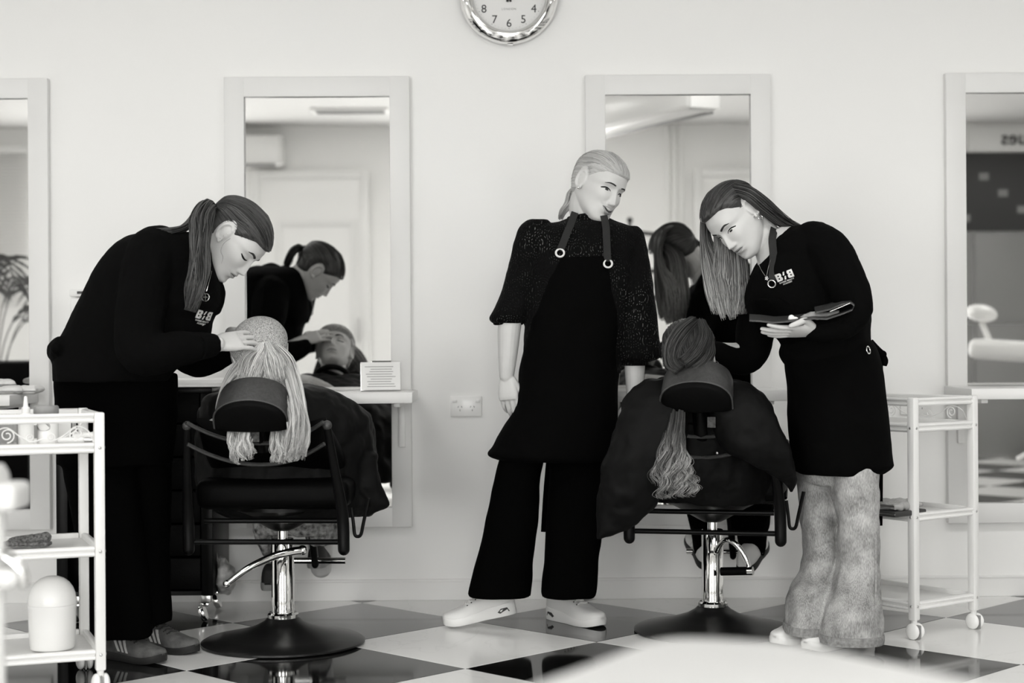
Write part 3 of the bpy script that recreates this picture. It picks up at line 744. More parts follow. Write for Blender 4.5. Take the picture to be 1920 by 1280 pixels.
# ---- hair
def hair_obj(name, part, cols, m, parent, flow=None, smooth=True):
    V, Fc = part; me = bpy.data.meshes.new(name); off = Vector(parent['_w']) if parent is not None and parent.get('_w') else Vector((0, 0, 0))
    A = np.array(V, float) - np.array(off); me.from_pydata([tuple(p) for p in A], [], Fc)
    ca = me.color_attributes.new('hair', 'FLOAT_COLOR', 'POINT'); c4 = np.ones((len(V), 4)); c4[:, :2] = np.array(cols); ca.data.foreach_set('color', c4.ravel())
    fa = me.attributes.new('flow', 'FLOAT_VECTOR', 'POINT'); fl = np.zeros((len(V), 3)) if flow is None else np.array(flow, float); fa.data.foreach_set('vector', fl.ravel())
    me.polygons.foreach_set('use_smooth', [True] * len(me.polygons)); me.materials.append(m)
    o = bpy.data.objects.new(name, me); COL.objects.link(o)
    if parent is not None:
        o.parent = parent
        if parent.get('_w'): o['_w'] = tuple(parent['_w'])
    return o
def strands_part(paths, r0, r1, n=4, seed=1, tmode=None):
    rg = random.Random(seed); V = []; Fc = []; cols = []
    for pth in paths:
        p = [Vector(q) for q in pth]; k = len(p); tint = rg.random(); base = len(V); u = None; rs = r0 * rg.uniform(.7, 1.25)
        for i in range(k):
            t = p[min(i + 1, k - 1)] - p[max(i - 1, 0)]
            if t.length < 1e-9: t = Vector((0, 0, -1))
            t.normalize()
            if u is None: u = t.orthogonal()
            u = (u - t * u.dot(t)); u.normalize(); v = t.cross(u); f = i / (k - 1)
            r = rs * (1 - f) ** .5 * (1 - r1 / r0) + r1 if f > .0 else rs
            r = rs + (r1 - rs) * smoothstep(.72, 1.0, f)
            for j in range(n):
                a = 2 * math.pi * j / n; V.append(tuple(p[i] + u * math.cos(a) * r + v * math.sin(a) * r)); cols.append((tint, f))
        for i in range(k - 1):
            for j in range(n): Fc.append((base + i * n + j, base + i * n + (j + 1) % n, base + (i + 1) * n + (j + 1) % n, base + (i + 1) * n + j))
        Fc.append(tuple(base + j for j in range(n - 1, -1, -1))); Fc.append(tuple(base + (k - 1) * n + j for j in range(n)))
    return (V, Fc), cols
def bundle(guide, n, seed=1, sub=5, jit=.15, wave=0.0, wavek=9.0, short=.12, hollow=0.0, clumps=0):
    """guide: list of (point, ra, rb): ra across the view, rb in depth; strands keep their place in the lock"""
    rg = random.Random(seed); pts = [Vector(g[0]) for g in guide]; k = len(pts); A = []; B = []
    for i in range(k):
        t = (pts[min(i + 1, k - 1)] - pts[max(i - 1, 0)]).normalized(); b = Vector((0, 1, 0)); b = (b - t * b.dot(t))
        b = b.normalized() if b.length > .05 else Vector((1, 0, 0)); A.append(t.cross(b).normalized()); B.append(b)
    for i in range(1, k):
        if A[i].dot(A[i - 1]) < 0: A[i] = -A[i]
        if B[i].dot(B[i - 1]) < 0: B[i] = -B[i]
    out = []; CL = [(math.sqrt(rg.random()), rg.uniform(0, 6.283), rg.uniform(0, 6.28), rg.uniform(.8, 1.25), rg.uniform(0, short)) for _ in range(clumps)]
    for s in range(n):
        cl = CL[rg.randrange(clumps)] if clumps else None
        a = rg.uniform(0, 2 * math.pi); r = math.sqrt(rg.uniform(hollow, 1)); ox, oy = r * math.cos(a), r * math.sin(a); ph = rg.uniform(0, 6.28) if wave else 0; am = rg.uniform(.5, 1.3)
        ph = ox * 2.5 + rg.uniform(-.5, .5); wk = wavek
        if cl:
            ox, oy = cl[0] * math.cos(cl[1]) + ox * .13, cl[0] * math.sin(cl[1]) + oy * .13; ph = cl[2] + rg.uniform(-.25, .25); wk = wavek * cl[3]
        q = []
        for i in range(k):
            j = jit * (.3 + i / k) * (.4 if cl else 1); q.append(pts[i] + A[i] * guide[i][1] * (ox + rg.uniform(-j, j)) + B[i] * guide[i][2] * (oy + rg.uniform(-j, j)))
        q = catmull([tuple(v) for v in q], sub); L = len(q); cut = int(L * (1 - (rg.uniform(0, short) if not cl else cl[4] + rg.uniform(0, .06)))); q = q[:max(cut, 3)]
        if wave:
            for i in range(len(q)):
                f = i / L; w_ = wave * smoothstep(.25, .7, f) * am
                q[i] = q[i] + np.array(A[min(int(f * k), k - 1)]) * w_ * math.sin(wk * f * 2 + ph) + np.array(B[min(int(f * k), k - 1)]) * w_ * .7 * math.cos(wk * f * 2 + ph)
        out.append(q)
    return out
def hair_cap(M, mask, thick, pole, inset=-.006, nz=90, nf=110, fscale=(60, 60, 2.5), lift=None, taper=True):
    """closed shell over the scalp: thick outside where mask>0, tucked under the skin elsewhere; flow runs towards 'pole'"""
    V = head_grid(nz, nf, features=False); x, y, z = V[..., 0], V[..., 1], V[..., 2]
    mv = mask(x, y, z); mk = smoothstep(-.004, .001, mv) * .16 + smoothstep(0, .034, mv) * .84 if taper else smoothstep(-.006, .012, mv)
    nrm = V - np.array([0, -.005, .01]); nrm /= np.linalg.norm(nrm, axis=-1, keepdims=True)
    th = inset + (thick - inset) * mk
    if lift is not None: th = th + lift(x, y, z) * mk
    V2 = V + nrm * th[..., None]
    pl = np.array(pole, float); pl /= np.linalg.norm(pl); e1 = np.cross(pl, [0.3, .2, 1]); e1 /= np.linalg.norm(e1); e2 = np.cross(pl, e1)
    az = np.arctan2(nrm @ e2, nrm @ e1); po = np.arccos(np.clip(nrm @ pl, -1, 1)) 
    flow = np.stack([np.cos(az) * fscale[0] * .35, np.sin(az) * fscale[1] * .35, po * fscale[2]], -1).reshape(-1, 3)
    part = grid_part(V2); part = xf(part, M)
    cols = np.stack([np.full(flow.shape[0], .5), np.zeros(flow.shape[0])], -1)
    return part, cols, flow, V2
def cap_strands(M, capV, mask, pole, n, seed=3, lift=.0016, k=14, r_end=.9, sel=None):
    """strands combed over the cap towards the pole (head coords)"""
    rg = random.Random(seed); nz, nf = capV.shape[:2]; part = grid_part(capV); bv = bvh_of(part); c = Vector((0, -.005, .01)); out = []; pl = Vector(pole).normalized()
    tries = 0
    while len(out) < n and tries < n * 30:
        tries += 1; i = rg.randrange(4, nz - 2); j = rg.randrange(nf); p = capV[i, j]
        if mask(*[np.array(q) for q in p]) < .004: continue
        if sel is not None and not sel(*p): continue
        d0 = (Vector(p) - c).normalized(); ang = d0.angle(pl); q = []
        if ang < .15: continue
        ax = d0.cross(pl).normalized() if d0.cross(pl).length > 1e-4 else Vector((0, 0, 1)); lf = lift * rg.uniform(-.2, 1.3)
        ok = True
        for t in range(k):
            dd = Matrix.Rotation(ang * r_end * t / (k - 1), 3, ax) @ d0
            hit = bv.ray_cast(c + dd * .25, -dd)
            if hit[0] is None: ok = False; break
            q.append(tuple(M @ (hit[0] + dd * lf)))
        if ok: out.append(q)
    return out

# ---- shoes
def shoe(root, toe, heel, floor_pitch=0.0, style='plain', mu=None, ms=None, width=.046, high=.085, name='shoe'):
    """toe and heel: ground points; sole + upper (+ laces, stripes, ...) as ONE part with sub-parts"""
    toe = Vector(toe); heel = Vector(heel); L = (toe - heel).length; y = (toe - heel).normalized(); x = y.cross(Vector((0, 0, 1))).normalized(); z = x.cross(y)
    M = Matrix.Translation(heel) @ Matrix((x, y, z)).transposed().to_4x4()
    def wd(s): return width * float(pinterp(np.array([s]), [0, .05, .2, .45, .70, .88, .97, 1.0], [.35, .62, .80, .78, 1.0, .86, .50, .16])[0])
    def sh(s): return .006 * math.sin(math.pi * s)                       # slight inward curve
    thick = lambda s: float(np.interp(s, [0, .4, .8, 1], [.030, .026, .022, .024])) if style != 'runner' else float(np.interp(s, [0, .35, .75, 1], [.048, .040, .026, .026]))
    spring = lambda s: .010 * max(0, (s - .8) / .2) ** 2
    ss = [0, .02, .06, .13, .22, .34, .46, .58, .70, .80, .88, .94, .98, 1.0]
    def ring(s, prof):
        return [(sh(s) * 1 + wd(s) * a, s * L, spring(s) + b) for a, b in prof]
    sole = []; up = []
    for s in ss:
        t = thick(s); k = 1.06
        sole.append(ring(s, [(-k * .93, .0008), (k * .93, .0008), (k, t * .3), (k * 1.0, t * .8), (k * .97, t), (-k * .97, t), (-k * 1.0, t * .8), (-k, t * .3)]))
        h = float(pinterp(np.array([s]), [0, .06, .22, .36, .52, .72, .88, .97, 1], [.045, .062, .070, .066, .052, .036, .027, .018, .006])[0]) * high / .085
        t0 = t * .9; pr = []
        for j in range(13):
            a = math.pi * j / 12; pr.append((.98 * math.copysign(abs(math.cos(a)) ** .62, math.cos(a)), t0 + h * abs(math.sin(a)) ** .9))
        up.append(ring(s, pr + [(-.9, t0 - .004), (.9, t0 - .004)]))
    if style == 'lowprofile': pass
    so = obj(name, xf(loft(up), M), mu, root)
    obj('sole', xf(loft(sole), M), ms, so)
    bv = bvh_of(xf(loft(up), M)); dn = -z
    def onto(px, s, o=.0012):
        p = M @ Vector((sh(s) + wd(s) * px, s * L, .3)); hit = bv.ray_cast(p, dn); return (hit[0] if hit[0] is not None else p + dn * .23) + z * o
    if style in ('runner', 'striped', 'plain'):
        lc = []
        for q in range(5):
            s = .40 + .062 * q; lc.append(tube([onto(-.46, s - .01), onto(-.2, s + .008), onto(.2, s - .008), onto(.46, s + .01)], .0030, 6, sub=3))
        if style == 'striped':
            a = onto(0, .38); lc += [tube([a, a + z * .035 + x * .012 - y * .01, a + z * .03 + x * .035, a + z * .004 + x * .05 + y * .02], .0026, 6, sub=4), tube([a, a + z * .03 - x * .014, a + z * .012 - x * .04 + y * .02, a - x * .03 + y * .03], .0026, 6, sub=4)]
        obj('laces', merge(*lc), M_LACE if style == 'striped' else mu, so)
        eye = [ball(tuple(onto(sg * .55, .40 + .062 * q, .0004)), .0028, 5) for q in range(5) for sg in (-1, 1)]
        obj('eyelets', merge(*eye), M_DARK if style != 'striped' else M_SOLEG, so)
    if style == 'striped':
        for q in range(3):
            for sg in (-1, 1):
                s0 = .34 + .075 * q; rows = []
                for f in np.linspace(0, 1, 8):
                    s = s0 + .10 * (1 - f); zz = .0
                    pr = []
                    for ds in (-.018, .018):
                        hgt = thick(s) + .006 + (.040) * f
                        o = M @ Vector((sg * .2, (s + ds) * L, hgt)); hit = bv.ray_cast(o, -x * sg)
                        p = hit[0] if hit[0] is not None else M @ Vector((sg * wd(s), s * L, hgt)); pr.append(p + x * sg * .0012)
                    rows.append(pr + [pr[1] - x * sg * .003, pr[0] - x * sg * .003])
                obj('stripe', loft(rows), M_STRIPE, so)
    if style == 'runner':
        for sg in (-1, 1):
            pr = [(.10, .016), (.24, .014), (.27, .019), (.22, .030), (.13, .031)]
            V = [M @ Vector((sh(s) + sg * wd(s) * 1.075, s * L, h)) for s, h in pr] ; V2 = [M @ Vector((sh(s) + sg * wd(s) * .9, s * L, h)) for s, h in pr]
            n = 5; obj('air_window', ([tuple(v) for v in V + V2], [tuple(range(n)), tuple(range(2 * n - 1, n - 1, -1))] + [(i, (i + 1) % n, n + (i + 1) % n, n + i) for i in range(n)]), M_DARK, so, False)
    if style == 'plain':
        tc = [onto(.9, .70, .0006)] + [onto(a, .70 + .075 * (1 - a * a), .0010) for a in (.6, .3, 0, -.3, -.6)] + [onto(-.9, .70, .0006)]
        obj('toe_seam', tube(tc, .0013, 6, sub=3), M_SOLEW, so)
    return so
def project(part, bv, d, off):
    """lay a flat part onto a surface along direction d"""
    d = Vector(d).normalized(); V = []
    for p in part[0]:
        hit = bv.ray_cast(Vector(p) - d * .4, d)
        q = hit[0] if hit[0] is not None and abs((hit[0] - Vector(p)).dot(d)) < .045 else bv.find_nearest(Vector(p))[0]
        V.append(tuple(q - d * off))
    return V, part[1]
def logo_part(mirror_first=True):
    """block letters B, a split bar and a mirrored B, with two small lines below (flat, XY, width about 1)"""
    def B(flip):
        o = [(0, 0), (.24, 0), (.34, .06), (.36, .14), (.33, .22), (.28, .25), (.33, .29), (.345, .36), (.32, .44), (.23, .50), (0, .50)]
        parts = []
        def bx(x0, x1, y0, y1): parts.append(prism([(x0, y0), (x1, y0), (x1, y1), (x0, y1)], .002))
        # built from strips so that the two counters stay open
        bx(0, .12, 0, .5); bx(.12, .30, 0, .11); bx(.12, .30, .205, .295); bx(.12, .30, .39, .5)
        parts.append(prism([(.20, .09), (.30, 0), (.36, .06), (.37, .17), (.31, .25), (.20, .23)], .002)); parts.append(prism([(.20, .27), (.30, .25), (.355, .31), (.35, .43), (.29, .5), (.20, .41)], .002))
        p = merge(*parts)
        return ([(1.06 - x if flip else x, y, z) for x, y, z in p[0]], p[1])
    s1 = prism([(.43, .28), (.53, .28), (.60, .5), (.50, .5)], .002); s2 = prism([(.44, 0), (.54, 0), (.60, .22), (.50, .22)], .002)
    t1 = xf(text_part('BARBER BEAUTY', .125, off=.004, extrude=.001), Matrix.Translation((.53, -.11, .001))); t2 = xf(text_part('ACADEMY', .125, off=.004, extrude=.001), Matrix.Translation((.53, -.25, .001)))
    p = merge(B(False), s1, s2, B(True), t1, t2)
    return [(x - .53, y - .15, z) for x, y, z in p[0]], p[1]
def subdivide_part(part, n=1):
    bm = bmesh.new(); vs = [bm.verts.new(p) for p in part[0]]
    for f in part[1]:
        try: bm.faces.new([vs[i] for i in f])
        except ValueError: pass
    bmesh.ops.triangulate(bm, faces=bm.faces); bmesh.ops.subdivide_edges(bm, edges=[e for e in bm.edges if e.calc_length() > .006], cuts=1)
    bm.verts.index_update(); r = [tuple(v.co) for v in bm.verts], [tuple(v.index for v in f.verts) for f in bm.faces]; bm.free(); return r
# ------------------------------------------------------------------ styling chairs
M_LABEL = mat('worn_grey_label', .06, .8, spec=.1, noise=(120, .03, .09), bump=(60, .02))
def styling_chair(label, loc, rz, lever, pedal, plate_dx, loop_side=1, lift=0.0):
    t = thing('styling_chair', label, 'chair', loc, rz, 'black styling chairs with reclined clients', world=False)
    Mi = (Matrix.Translation(loc) @ Matrix.Rotation(rz, 4, 'Z')).inverted()
    Lc = lambda px, py, Y: Mi @ P(px, py, Y)
    obj('base', lathe([(.262, .0008), (.270, .004), (.270, .010), (.262, .015), (.20, .028), (.14, .043), (.09, .060), (.062, .076), (.052, .086), (.01, .087)], 72), M_BASE, t)
    col_ = obj('column', lathe([(.0375, .086), (.0375, .345), (.034, .349), (.004, .35)], 48), M_CHROME, t)
    obj('collar', lathe([(.040, .086), (.050, .087), (.051, .098), (.046, .104), (.038, .105)], 40), M_CHROME, col_)
    obj('piston', lathe([(.017, .345), (.017, .42)], 24), M_CHROME, col_)
    obj('mount', lathe([(.03, .375), (.05, .385), (.12, .425), (.17, .45), (.17, .462)], 32), M_BLKMETAL, t)
    obj('seat', box((0, .06, .51), (.50, .50, .10), .035, 4), M_LEATHERD, t)
    # underframe: rear posts with cross bars
    for z, y, w_ in ((.368, -.26, .235), (.425, -.17, .22), (.452, -.05, .22)):
        obj('cross_bar', tube([(-w_, y, z), (w_, y, z)], .0085, 10), M_BLKMETAL, t)
    for s in (-1, 1):
        po = obj('post', tube([(s * .247, -.265, .345), (s * .245, -.275, .46), (s * .232, -.335, .60), (s * .218, -.385, .735)], [.019, .019, .015, .012], 12, sub=4, round_end=True), M_BLKMETAL, t)
        obj('knob', ball((s * .218, -.388, .742), .015, 10), M_LEATHER, po)
        ar = obj('armrest', box((s * .222, .17, .62), (.055, .28, .045), .018, 3), M_LEATHERD, t)
        obj('arm_bracket', tube([(s * .222, .24, .61), (s * .23, .24, .50), (s * .23, .20, .44)], .013, 8, sub=3), M_BLKMETAL, ar)
        obj('arm_bracket', tube([(s * .222, .08, .61), (s * .225, .06, .50), (s * .225, .04, .44)], .013, 8, sub=3), M_BLKMETAL, ar)
    s = loop_side
    obj('towel_loop', tube([(s * .262, -.20, .47), (s * .268, -.20, .42), (s * .272, -.20, .385), (s * .282, -.20, .378), (s * .292, -.20, .385), (s * .300, -.20, .42), (s * .318, -.20, .50)], .0055, 8, sub=4), M_BLKMETAL, t)
    # reclined back pad: concave top edge
    rings = []
    for k in range(15):
        f = k / 14; row = []
        for j in range(28):
            a = 2 * math.pi * j / 28; cx = math.copysign(abs(math.cos(a)) ** .35, math.cos(a)); cy = math.copysign(abs(math.sin(a)) ** .7, math.sin(a))
            x = cx * (.205 + .02 * math.sin(math.pi * min(f * 1.1, 1)))
            top = .055 * (x / .21) ** 2 * f ** 2
            e = 1 if 0 < k < 14 else .5
            y = .13 - .43 * f - top * .5; z = .50 + .205 * f + top
            row.append((x, y + cy * .038 * e * .45, z + cy * .038 * e * .9))
        rings.append(row)
    bk = obj('back_pad', loft(rings), M_LEATHERD, t)
    for dz, dy in ((.012, -.045), (-.055, .0)):
        pts = [(x, -.355 - .03 * (1 - (x / .21) ** 2) * -1 - .05 * abs(x / .21) + dy * .3, .672 + dz + .068 * (x / .21) ** 2) for x in np.linspace(-.212, .212, 15)]
        obj('piping', tube(pts, .0065, 8), M_LEATHER, bk)
    # headrest: half-moon cushion, its flat rear face turned to the floor
    hr = []; W_, H_ = .112, .098
    out = [(-W_, 0), (-W_ * 1.0, .018)] + [(W_ * math.cos(a), .020 + (H_ - .020) * math.sin(a) ** .8) for a in np.linspace(math.pi * .97, math.pi * .03, 24)] + [(W_, .018), (W_, 0), (W_ * .8, -.006), (0, -.010), (-W_ * .8, -.006)]
    ax = Vector((0, .72, .70)); upv = Vector((0, -.70, .72)).normalized(); 
    upv = Vector((0, -.45, .89)); C0 = Vector((0, -.470, .735 + lift))
    for (d, k) in ((-.010, .80), (-.004, .95), (.004, 1.0), (.05, 1.01), (.09, .99), (.105, .94), (.112, .8)):
        hr.append([C0 + ax * d + Vector((x * k, 0, 0)) + upv * (.04 + (y - .04) * k) for x, y in out])
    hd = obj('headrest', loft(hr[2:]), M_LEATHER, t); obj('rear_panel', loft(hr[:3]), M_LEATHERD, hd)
    obj('piping', tube([C0 + ax * .004 + Vector((x * 1.01, 0, 0)) + upv * (.04 + (y - .04) * 1.01) for x, y in out[:28]], .0032, 8), M_LEATHER, hd)
    obj('headrest_post', tube([(0, -.30, .66), (0, -.37, .72), (0, -.41, .775)], [.012, .012, .012], 8, flat=1.8), M_BLKMETAL, t)
    obj('care_label', box((plate_dx, -.452, .712 + lift * .6), (.026, .003, .034), .001, M=None), M_LABEL, t, False)
    for x in (-.05, .055): obj('bolt', ball((x, -.375, .636), .0055, 6), M_STEEL, t)
    # pump lever
    lv = obj('pump_lever', tube([Lc(*p) for p in lever[0]], lever[1], 12, sub=6, round_end=True), M_CHROME, t)
    if pedal: 
        a, b = Lc(*pedal[0]), Lc(*pedal[1]); pdl = obj('pedal', tube([a, b], .014, 14), M_LEATHERD, lv)
        obj('pedal_cap', tube([b, b + (b - a).normalized() * .018], .0145, 14), M_CHROME, lv)
    else:
        a = Lc(*lever[0][0]); obj('lever_tip', ball(tuple(a), .0125, 10), M_CHROME, lv); b = Lc(*lever[0][-1]); obj('lever_hub', ball(tuple(b), .0165, 10), M_CHROME, lv)
    # footrest
    fr = obj('footrest', tube([(-.02, .30, .46), (.02, .36, .40), (.03, .42, .24), (.032, .43, .205)], [.018, .018, .017, .017], 12, sub=4, flat=.6, round_end=True), M_BLKMETAL, t)
    obj('foot_bar', tube([(-.14, .44, .215), (.14, .44, .215)], .0115, 14), M_CHROME, fr)
    return t, Mi
pD = P(531, 1195, -.89); pE = P(1337, 1185, -.72)
chairD, MiD = styling_chair('black reclined styling chair holding the pale blond client', (pD.x, -.89, 0), math.radians(-3.5),
    ([(425, 1094, -1.12), (465, 1065, -1.10), (510, 1044, -1.06), (545, 1034, -1.02), (567, 1031, -.99)], [.009, .011, .0125, .013, .013]), None, .008)
chairE, MiE = styling_chair('black reclined styling chair holding the brown haired client', (pE.x, -.72, 0), math.radians(-13),
    ([(1344, 1033, -.78), (1352, 1018, -.82), (1366, 1012, -.86), (1384, 1024, -.88), (1398, 1046, -.89), (1405, 1066, -.89)], [.010, .009, .009, .009, .0085, .008]), ((1352, 1071, -.86), (1402, 1070, -.90)), .045, lift=.042)

# ------------------------------------------------------------------ white three-tier trolleys
def trolley(label, N, e1, swirl, ls=.315, ll=.44):
    e1 = Vector((e1[0], e1[1], 0)).normalized(); e2 = Vector((-e1.y, e1.x, 0)); 
    if e2.y < 0: e2 = -e2
    N = Vector(N); c = N + e1 * ls / 2 + e2 * ll / 2
    t = thing('storage_trolley', label, 'trolley', (c.x, c.y, 0), 0, 'white three-tier trolleys')
    M = Matrix((e1, e2, Vector((0, 0, 1)))).transposed().to_4x4(); M.translation = (c.x, c.y, 0)
    W = lambda x, y, z: M @ Vector((x, y, z))
    hs, hl = ls / 2, ll / 2
    for i, (a, b) in enumerate(((-1, -1), (1, -1), (-1, 1), (1, 1))):
        po = obj('post', xf(box((a * hs, b * hl, .432), (.029, .029, .738), .005, 2), M), M_WHITE, t)
        sc = []
        for z in (.70, .404, .109):
            sc.append(xf(ball((a * hs + a * .0155, b * hl * 1.0, z), .0045, 6, (.4, 1, 1)), M)); sc.append(xf(ball((a * hs, b * hl + b * .0155, z), .0045, 6, (1, .4, 1)), M))
        obj('screws', merge(*sc), M_STEEL, po)
        ca = obj('caster', merge(xf(ball((a * hs + .012, b * hl - .004, .0275), .0272, 12, (.55, 1, 1)), M), xf(ball((a * hs - .014, b * hl - .004, .0275), .0272, 12, (.45, 1, 1)), M)), M_WHITEPL, t)
        obj('caster_stem', xf(lathe([(.010, .040), (.010, .066)], 14), M @ Matrix.Translation((a * hs, b * hl, 0))), M_WHITE, ca)
        obj('axle_fork', xf(box((a * hs - .001, b * hl - .004, .026), (.004, .05, .046), .001), M), M_GREY, ca)
    def rail(z, h=.030, w_=.016):
        for s in (-1, 1):
            for (c0, sz, ax) in (((0, s * hl, z), (ls - .03, w_, h), 0), ((s * hs, 0, z), (w_, ll - .03, h), 1)):
                nrm = (0, s, 0) if ax == 0 else (s, 0, 0); a = (-ls / 2 + .015, s * (hl + w_ * .45), z) if ax == 0 else (s * (hs + w_ * .45), -ll / 2 + .015, z); b = (ls / 2 - .015, s * (hl + w_ * .45), z) if ax == 0 else (s * (hs + w_ * .45), ll / 2 - .015, z)
                obj('rail', xf(merge(box(c0, sz, .004, 2), tube([(a[0], a[1], z + .0075), (b[0], b[1], z + .0075)], .0062, 8), tube([(a[0], a[1], z - .0085), (b[0], b[1], z - .0085)], .0056, 8)), M), M_WHITE, t)
    for z in (.70, .404, .109):
        rail(z); obj('shelf', xf(box((0, 0, z - .004), (ls - .012, ll - .012, .008), .002), M), M_WHITE, t)
    rail(.786, .024, .015)
    # scroll wire between the top shelf and its rail
    def spiral(cx, cz, R, turns, sgn=1, ph=0):
        return [(cx + sgn * R * (1 - .75 * k / 26) * math.cos(ph + turns * 6.283 * k / 26), cz + R * (1 - .75 * k / 26) * math.sin(ph + turns * 6.283 * k / 26)) for k in range(27)]
    def wires(along, fixed, L):
        pr = []
        for cx, cz, R, sg in ((-L * .30, .741, .021, 1), (L * .30, .741, .021, -1), (-L * .08, .733, .012, -1), (L * .10, .733, .012, 1)):
            q = spiral(cx, cz, R, 1.6, sg, -1.57)
            pr.append(tube([(x, fixed, z) if along == 0 else (fixed, x, z) for x, z in q], .0019, 6))
        q = [(-L * .45, .716), (-L * .40, .75), (-L * .30, .762), (-L * .18, .735), (-L * .08, .722), (0, .728), (L * .08, .722), (L * .18, .735), (L * .30, .762), (L * .40, .75), (L * .45, .716)]
        pr.append(tube([(x, fixed, z) if along == 0 else (fixed, x, z) for x, z in q], .0019, 6, sub=5))
        obj('scroll_wire', xf(merge(*pr), M), M_WHITE, t)
    for s in swirl: wires(*({'near': (0, -hl, ls), 'far': (0, hl, ls), 'side': (1, hs, ll), 'other': (1, -hs, ll)}[s]))
    return t, M
NL = PZ(200, 1250, .0627); NL = Vector((-1.163, -1.63, 0))
trolleyL, ML = trolley('white three-tier trolley loaded with bottles, at the left edge', NL, (-.93, -.366), ('near', 'far'), ll=.36)
NR = Vector((1.352, -.90, 0))
trolleyR, MRt = trolley('nearly empty white three-tier trolley at the right', NR, (.80, .60), ('side', 'far'))

# things on the left trolley
def onL(px, py, z, y_hint=None):
    return PZ(px, py, z)
def rest(px, Y, z): p = P(px, 700, Y); return Vector((p.x, Y, z))
zt = .7055
def bottle(label, px, Y, prof, m, cap=None, lab=None, name='bottle', cat='bottle', z=zt, n=28):
    p = rest(px, Y, z); t = thing(name, label, cat, tuple(p))
    M = Matrix.Translation(p)
    obj('body', lathe(prof, n, M), m, t)
    if cap: obj('cap', lathe(cap[0], n, M), cap[1], t)
    if lab: 
        r, z0, z1, mm = lab; obj('label', lathe([(r, z0), (r, z1)], n, M, cap=False), mm, t)
    return t, p
bottle('white squeeze bottle with a pointed nozzle on the loaded trolley', 48, -1.60, [(.020, 0), (.0225, .004), (.0225, .075), (.020, .088), (.011, .094), (.01, .095)], M_WHITEPL, ([(.012, .094), (.012, .108), (.0075, .112), (.0045, .140), (.002, .142)], M_WHITE), (.0229, .02, .066, M_PAPER))
t, p = bottle('wide pale jar with a grey lid and dark oval label', 86, -1.545, [(.030, 0), (.035, .004), (.035, .082), (.031, .088), (.01, .089)], M_WHITEPL, ([(.0345, .088), (.036, .09), (.036, .108), (.033, .112), (.001, .113)], M_GREY), None, 'cosmetic_jar', 'jar')
ov = [(math.copysign(abs(math.cos(a)) ** .7, math.cos(a)) * .021, math.copysign(abs(math.sin(a)) ** .7, math.sin(a)) * .0115) for a in np.linspace(0, 2 * math.pi, 32, endpoint=False)]
def wrap(part, p, r, zc):
    return [(p.x + r * math.sin(x / r), p.y - (r + y * .0 + zz) * math.cos(x / r), p.z + zc + y) for x, y, zz in part[0]], part[1]
obj('label', wrap(prism(ov, .0006), p, .0353, .052), M_GREY, t, False)
obj('label_print', wrap(subdivide_part(merge(text_part('Vanilla', .0115, off=.0003, extrude=.0002), tube([(x, y, 0) for x, y in [(a * .9, b * .86) for a, b in ov]], .0005, 4, closed=True), xf(box((0, 0, 0), (.022, .0012, .0004)), Matrix.Translation((0, -.006, 0))))), p, .0362, .052), M_PAPER, t, False)
t, p = bottle('slim tester tube with a grey band between bottle and jar', 62, -1.59, [(.009, 0), (.010, .003), (.010, .07), (.008, .074), (.002, .075)], M_WHITEPL, ([(.0085, .074), (.0085, .088), (.001, .089)], M_WHITE), (.0103, .02, .058, M_GREY), 'cosmetic_tube', 'tube')
t, p = bottle('clear tumbler of pale swabs at the left edge of the trolley', 16, -1.60, [(.026, 0), (.028, .003), (.032, .078), (.030, .078), (.026, .006), (.001, .005)], M_CLEAR, None, (.0325, .012, .036, M_GREY), 'tumbler', 'cup')
pr = []
for k in range(11):
    a = k * 2.4; pr.append(tube([(p.x + .012 * math.cos(a), p.y + .012 * math.sin(a), zt + .008), (p.x + .024 * math.cos(a), p.y + .022 * math.sin(a), zt + .092)], .0022, 6))
obj('swabs', merge(*pr), M_PAPER, t)
pb = rest(122, -1.435, zt); t = thing('carton', 'plain white carton standing behind the tangled cord', 'box', tuple(pb))
obj('carton_body', box((pb.x, pb.y, zt + .036), (.052, .05, .071), .0015), M_PAPER, t); obj('tuck_flap', box((pb.x, pb.y - .012, zt + .0725), (.049, .024, .0012)), M_PAPER, t); obj('printed_edge', box((pb.x + .0248, pb.y - .0248, zt + .036), (.003, .0012, .06)), M_DARK, t)
pc = rest(140, -1.58, zt); t = thing('curling_iron', 'slim white styling iron lying with its looped cord', 'styling iron', tuple(pc))
a0, a1 = rest(112, -1.605, zt + .0145), rest(186, -1.585, zt + .013)
obj('handle', tube([a0, a0.lerp(a1, .55)], [.0085, .010], 14, round_end=True), M_WHITEPL, t); obj('barrel', tube([a0.lerp(a1, .55), a1], [.0075, .0065], 14, round_end=True), M_STEEL, t)
obj('cord', tube([a0, rest(105, -1.56, zt + .006), rest(112, -1.53, zt + .012), rest(140, -1.50, zt + .035), rest(164, -1.46, zt + .075), rest(176, -1.46, zt + .062), rest(179, -1.47, zt + .02), rest(170, -1.5, zt + .005), rest(120, -1.545, zt + .004), rest(100, -1.62, zt + .006)], .0026, 8, sub=6), M_WHITE, t)
pf = rest(160, -1.49, zt); t = thing('foil_packet', 'crumpled pale foil packet beside the styling iron', 'packet', tuple(pf))
q = fuse([box((pf.x, pf.y, zt + .016), (.07, .05, .026), .006)], .004, 1, [(.02, .012, 1)])
obj('wrapper', q, M_PAPER, t); obj('seal', box((pf.x + .041, pf.y, zt + .017), (.016, .046, .002)), M_STEEL, t)
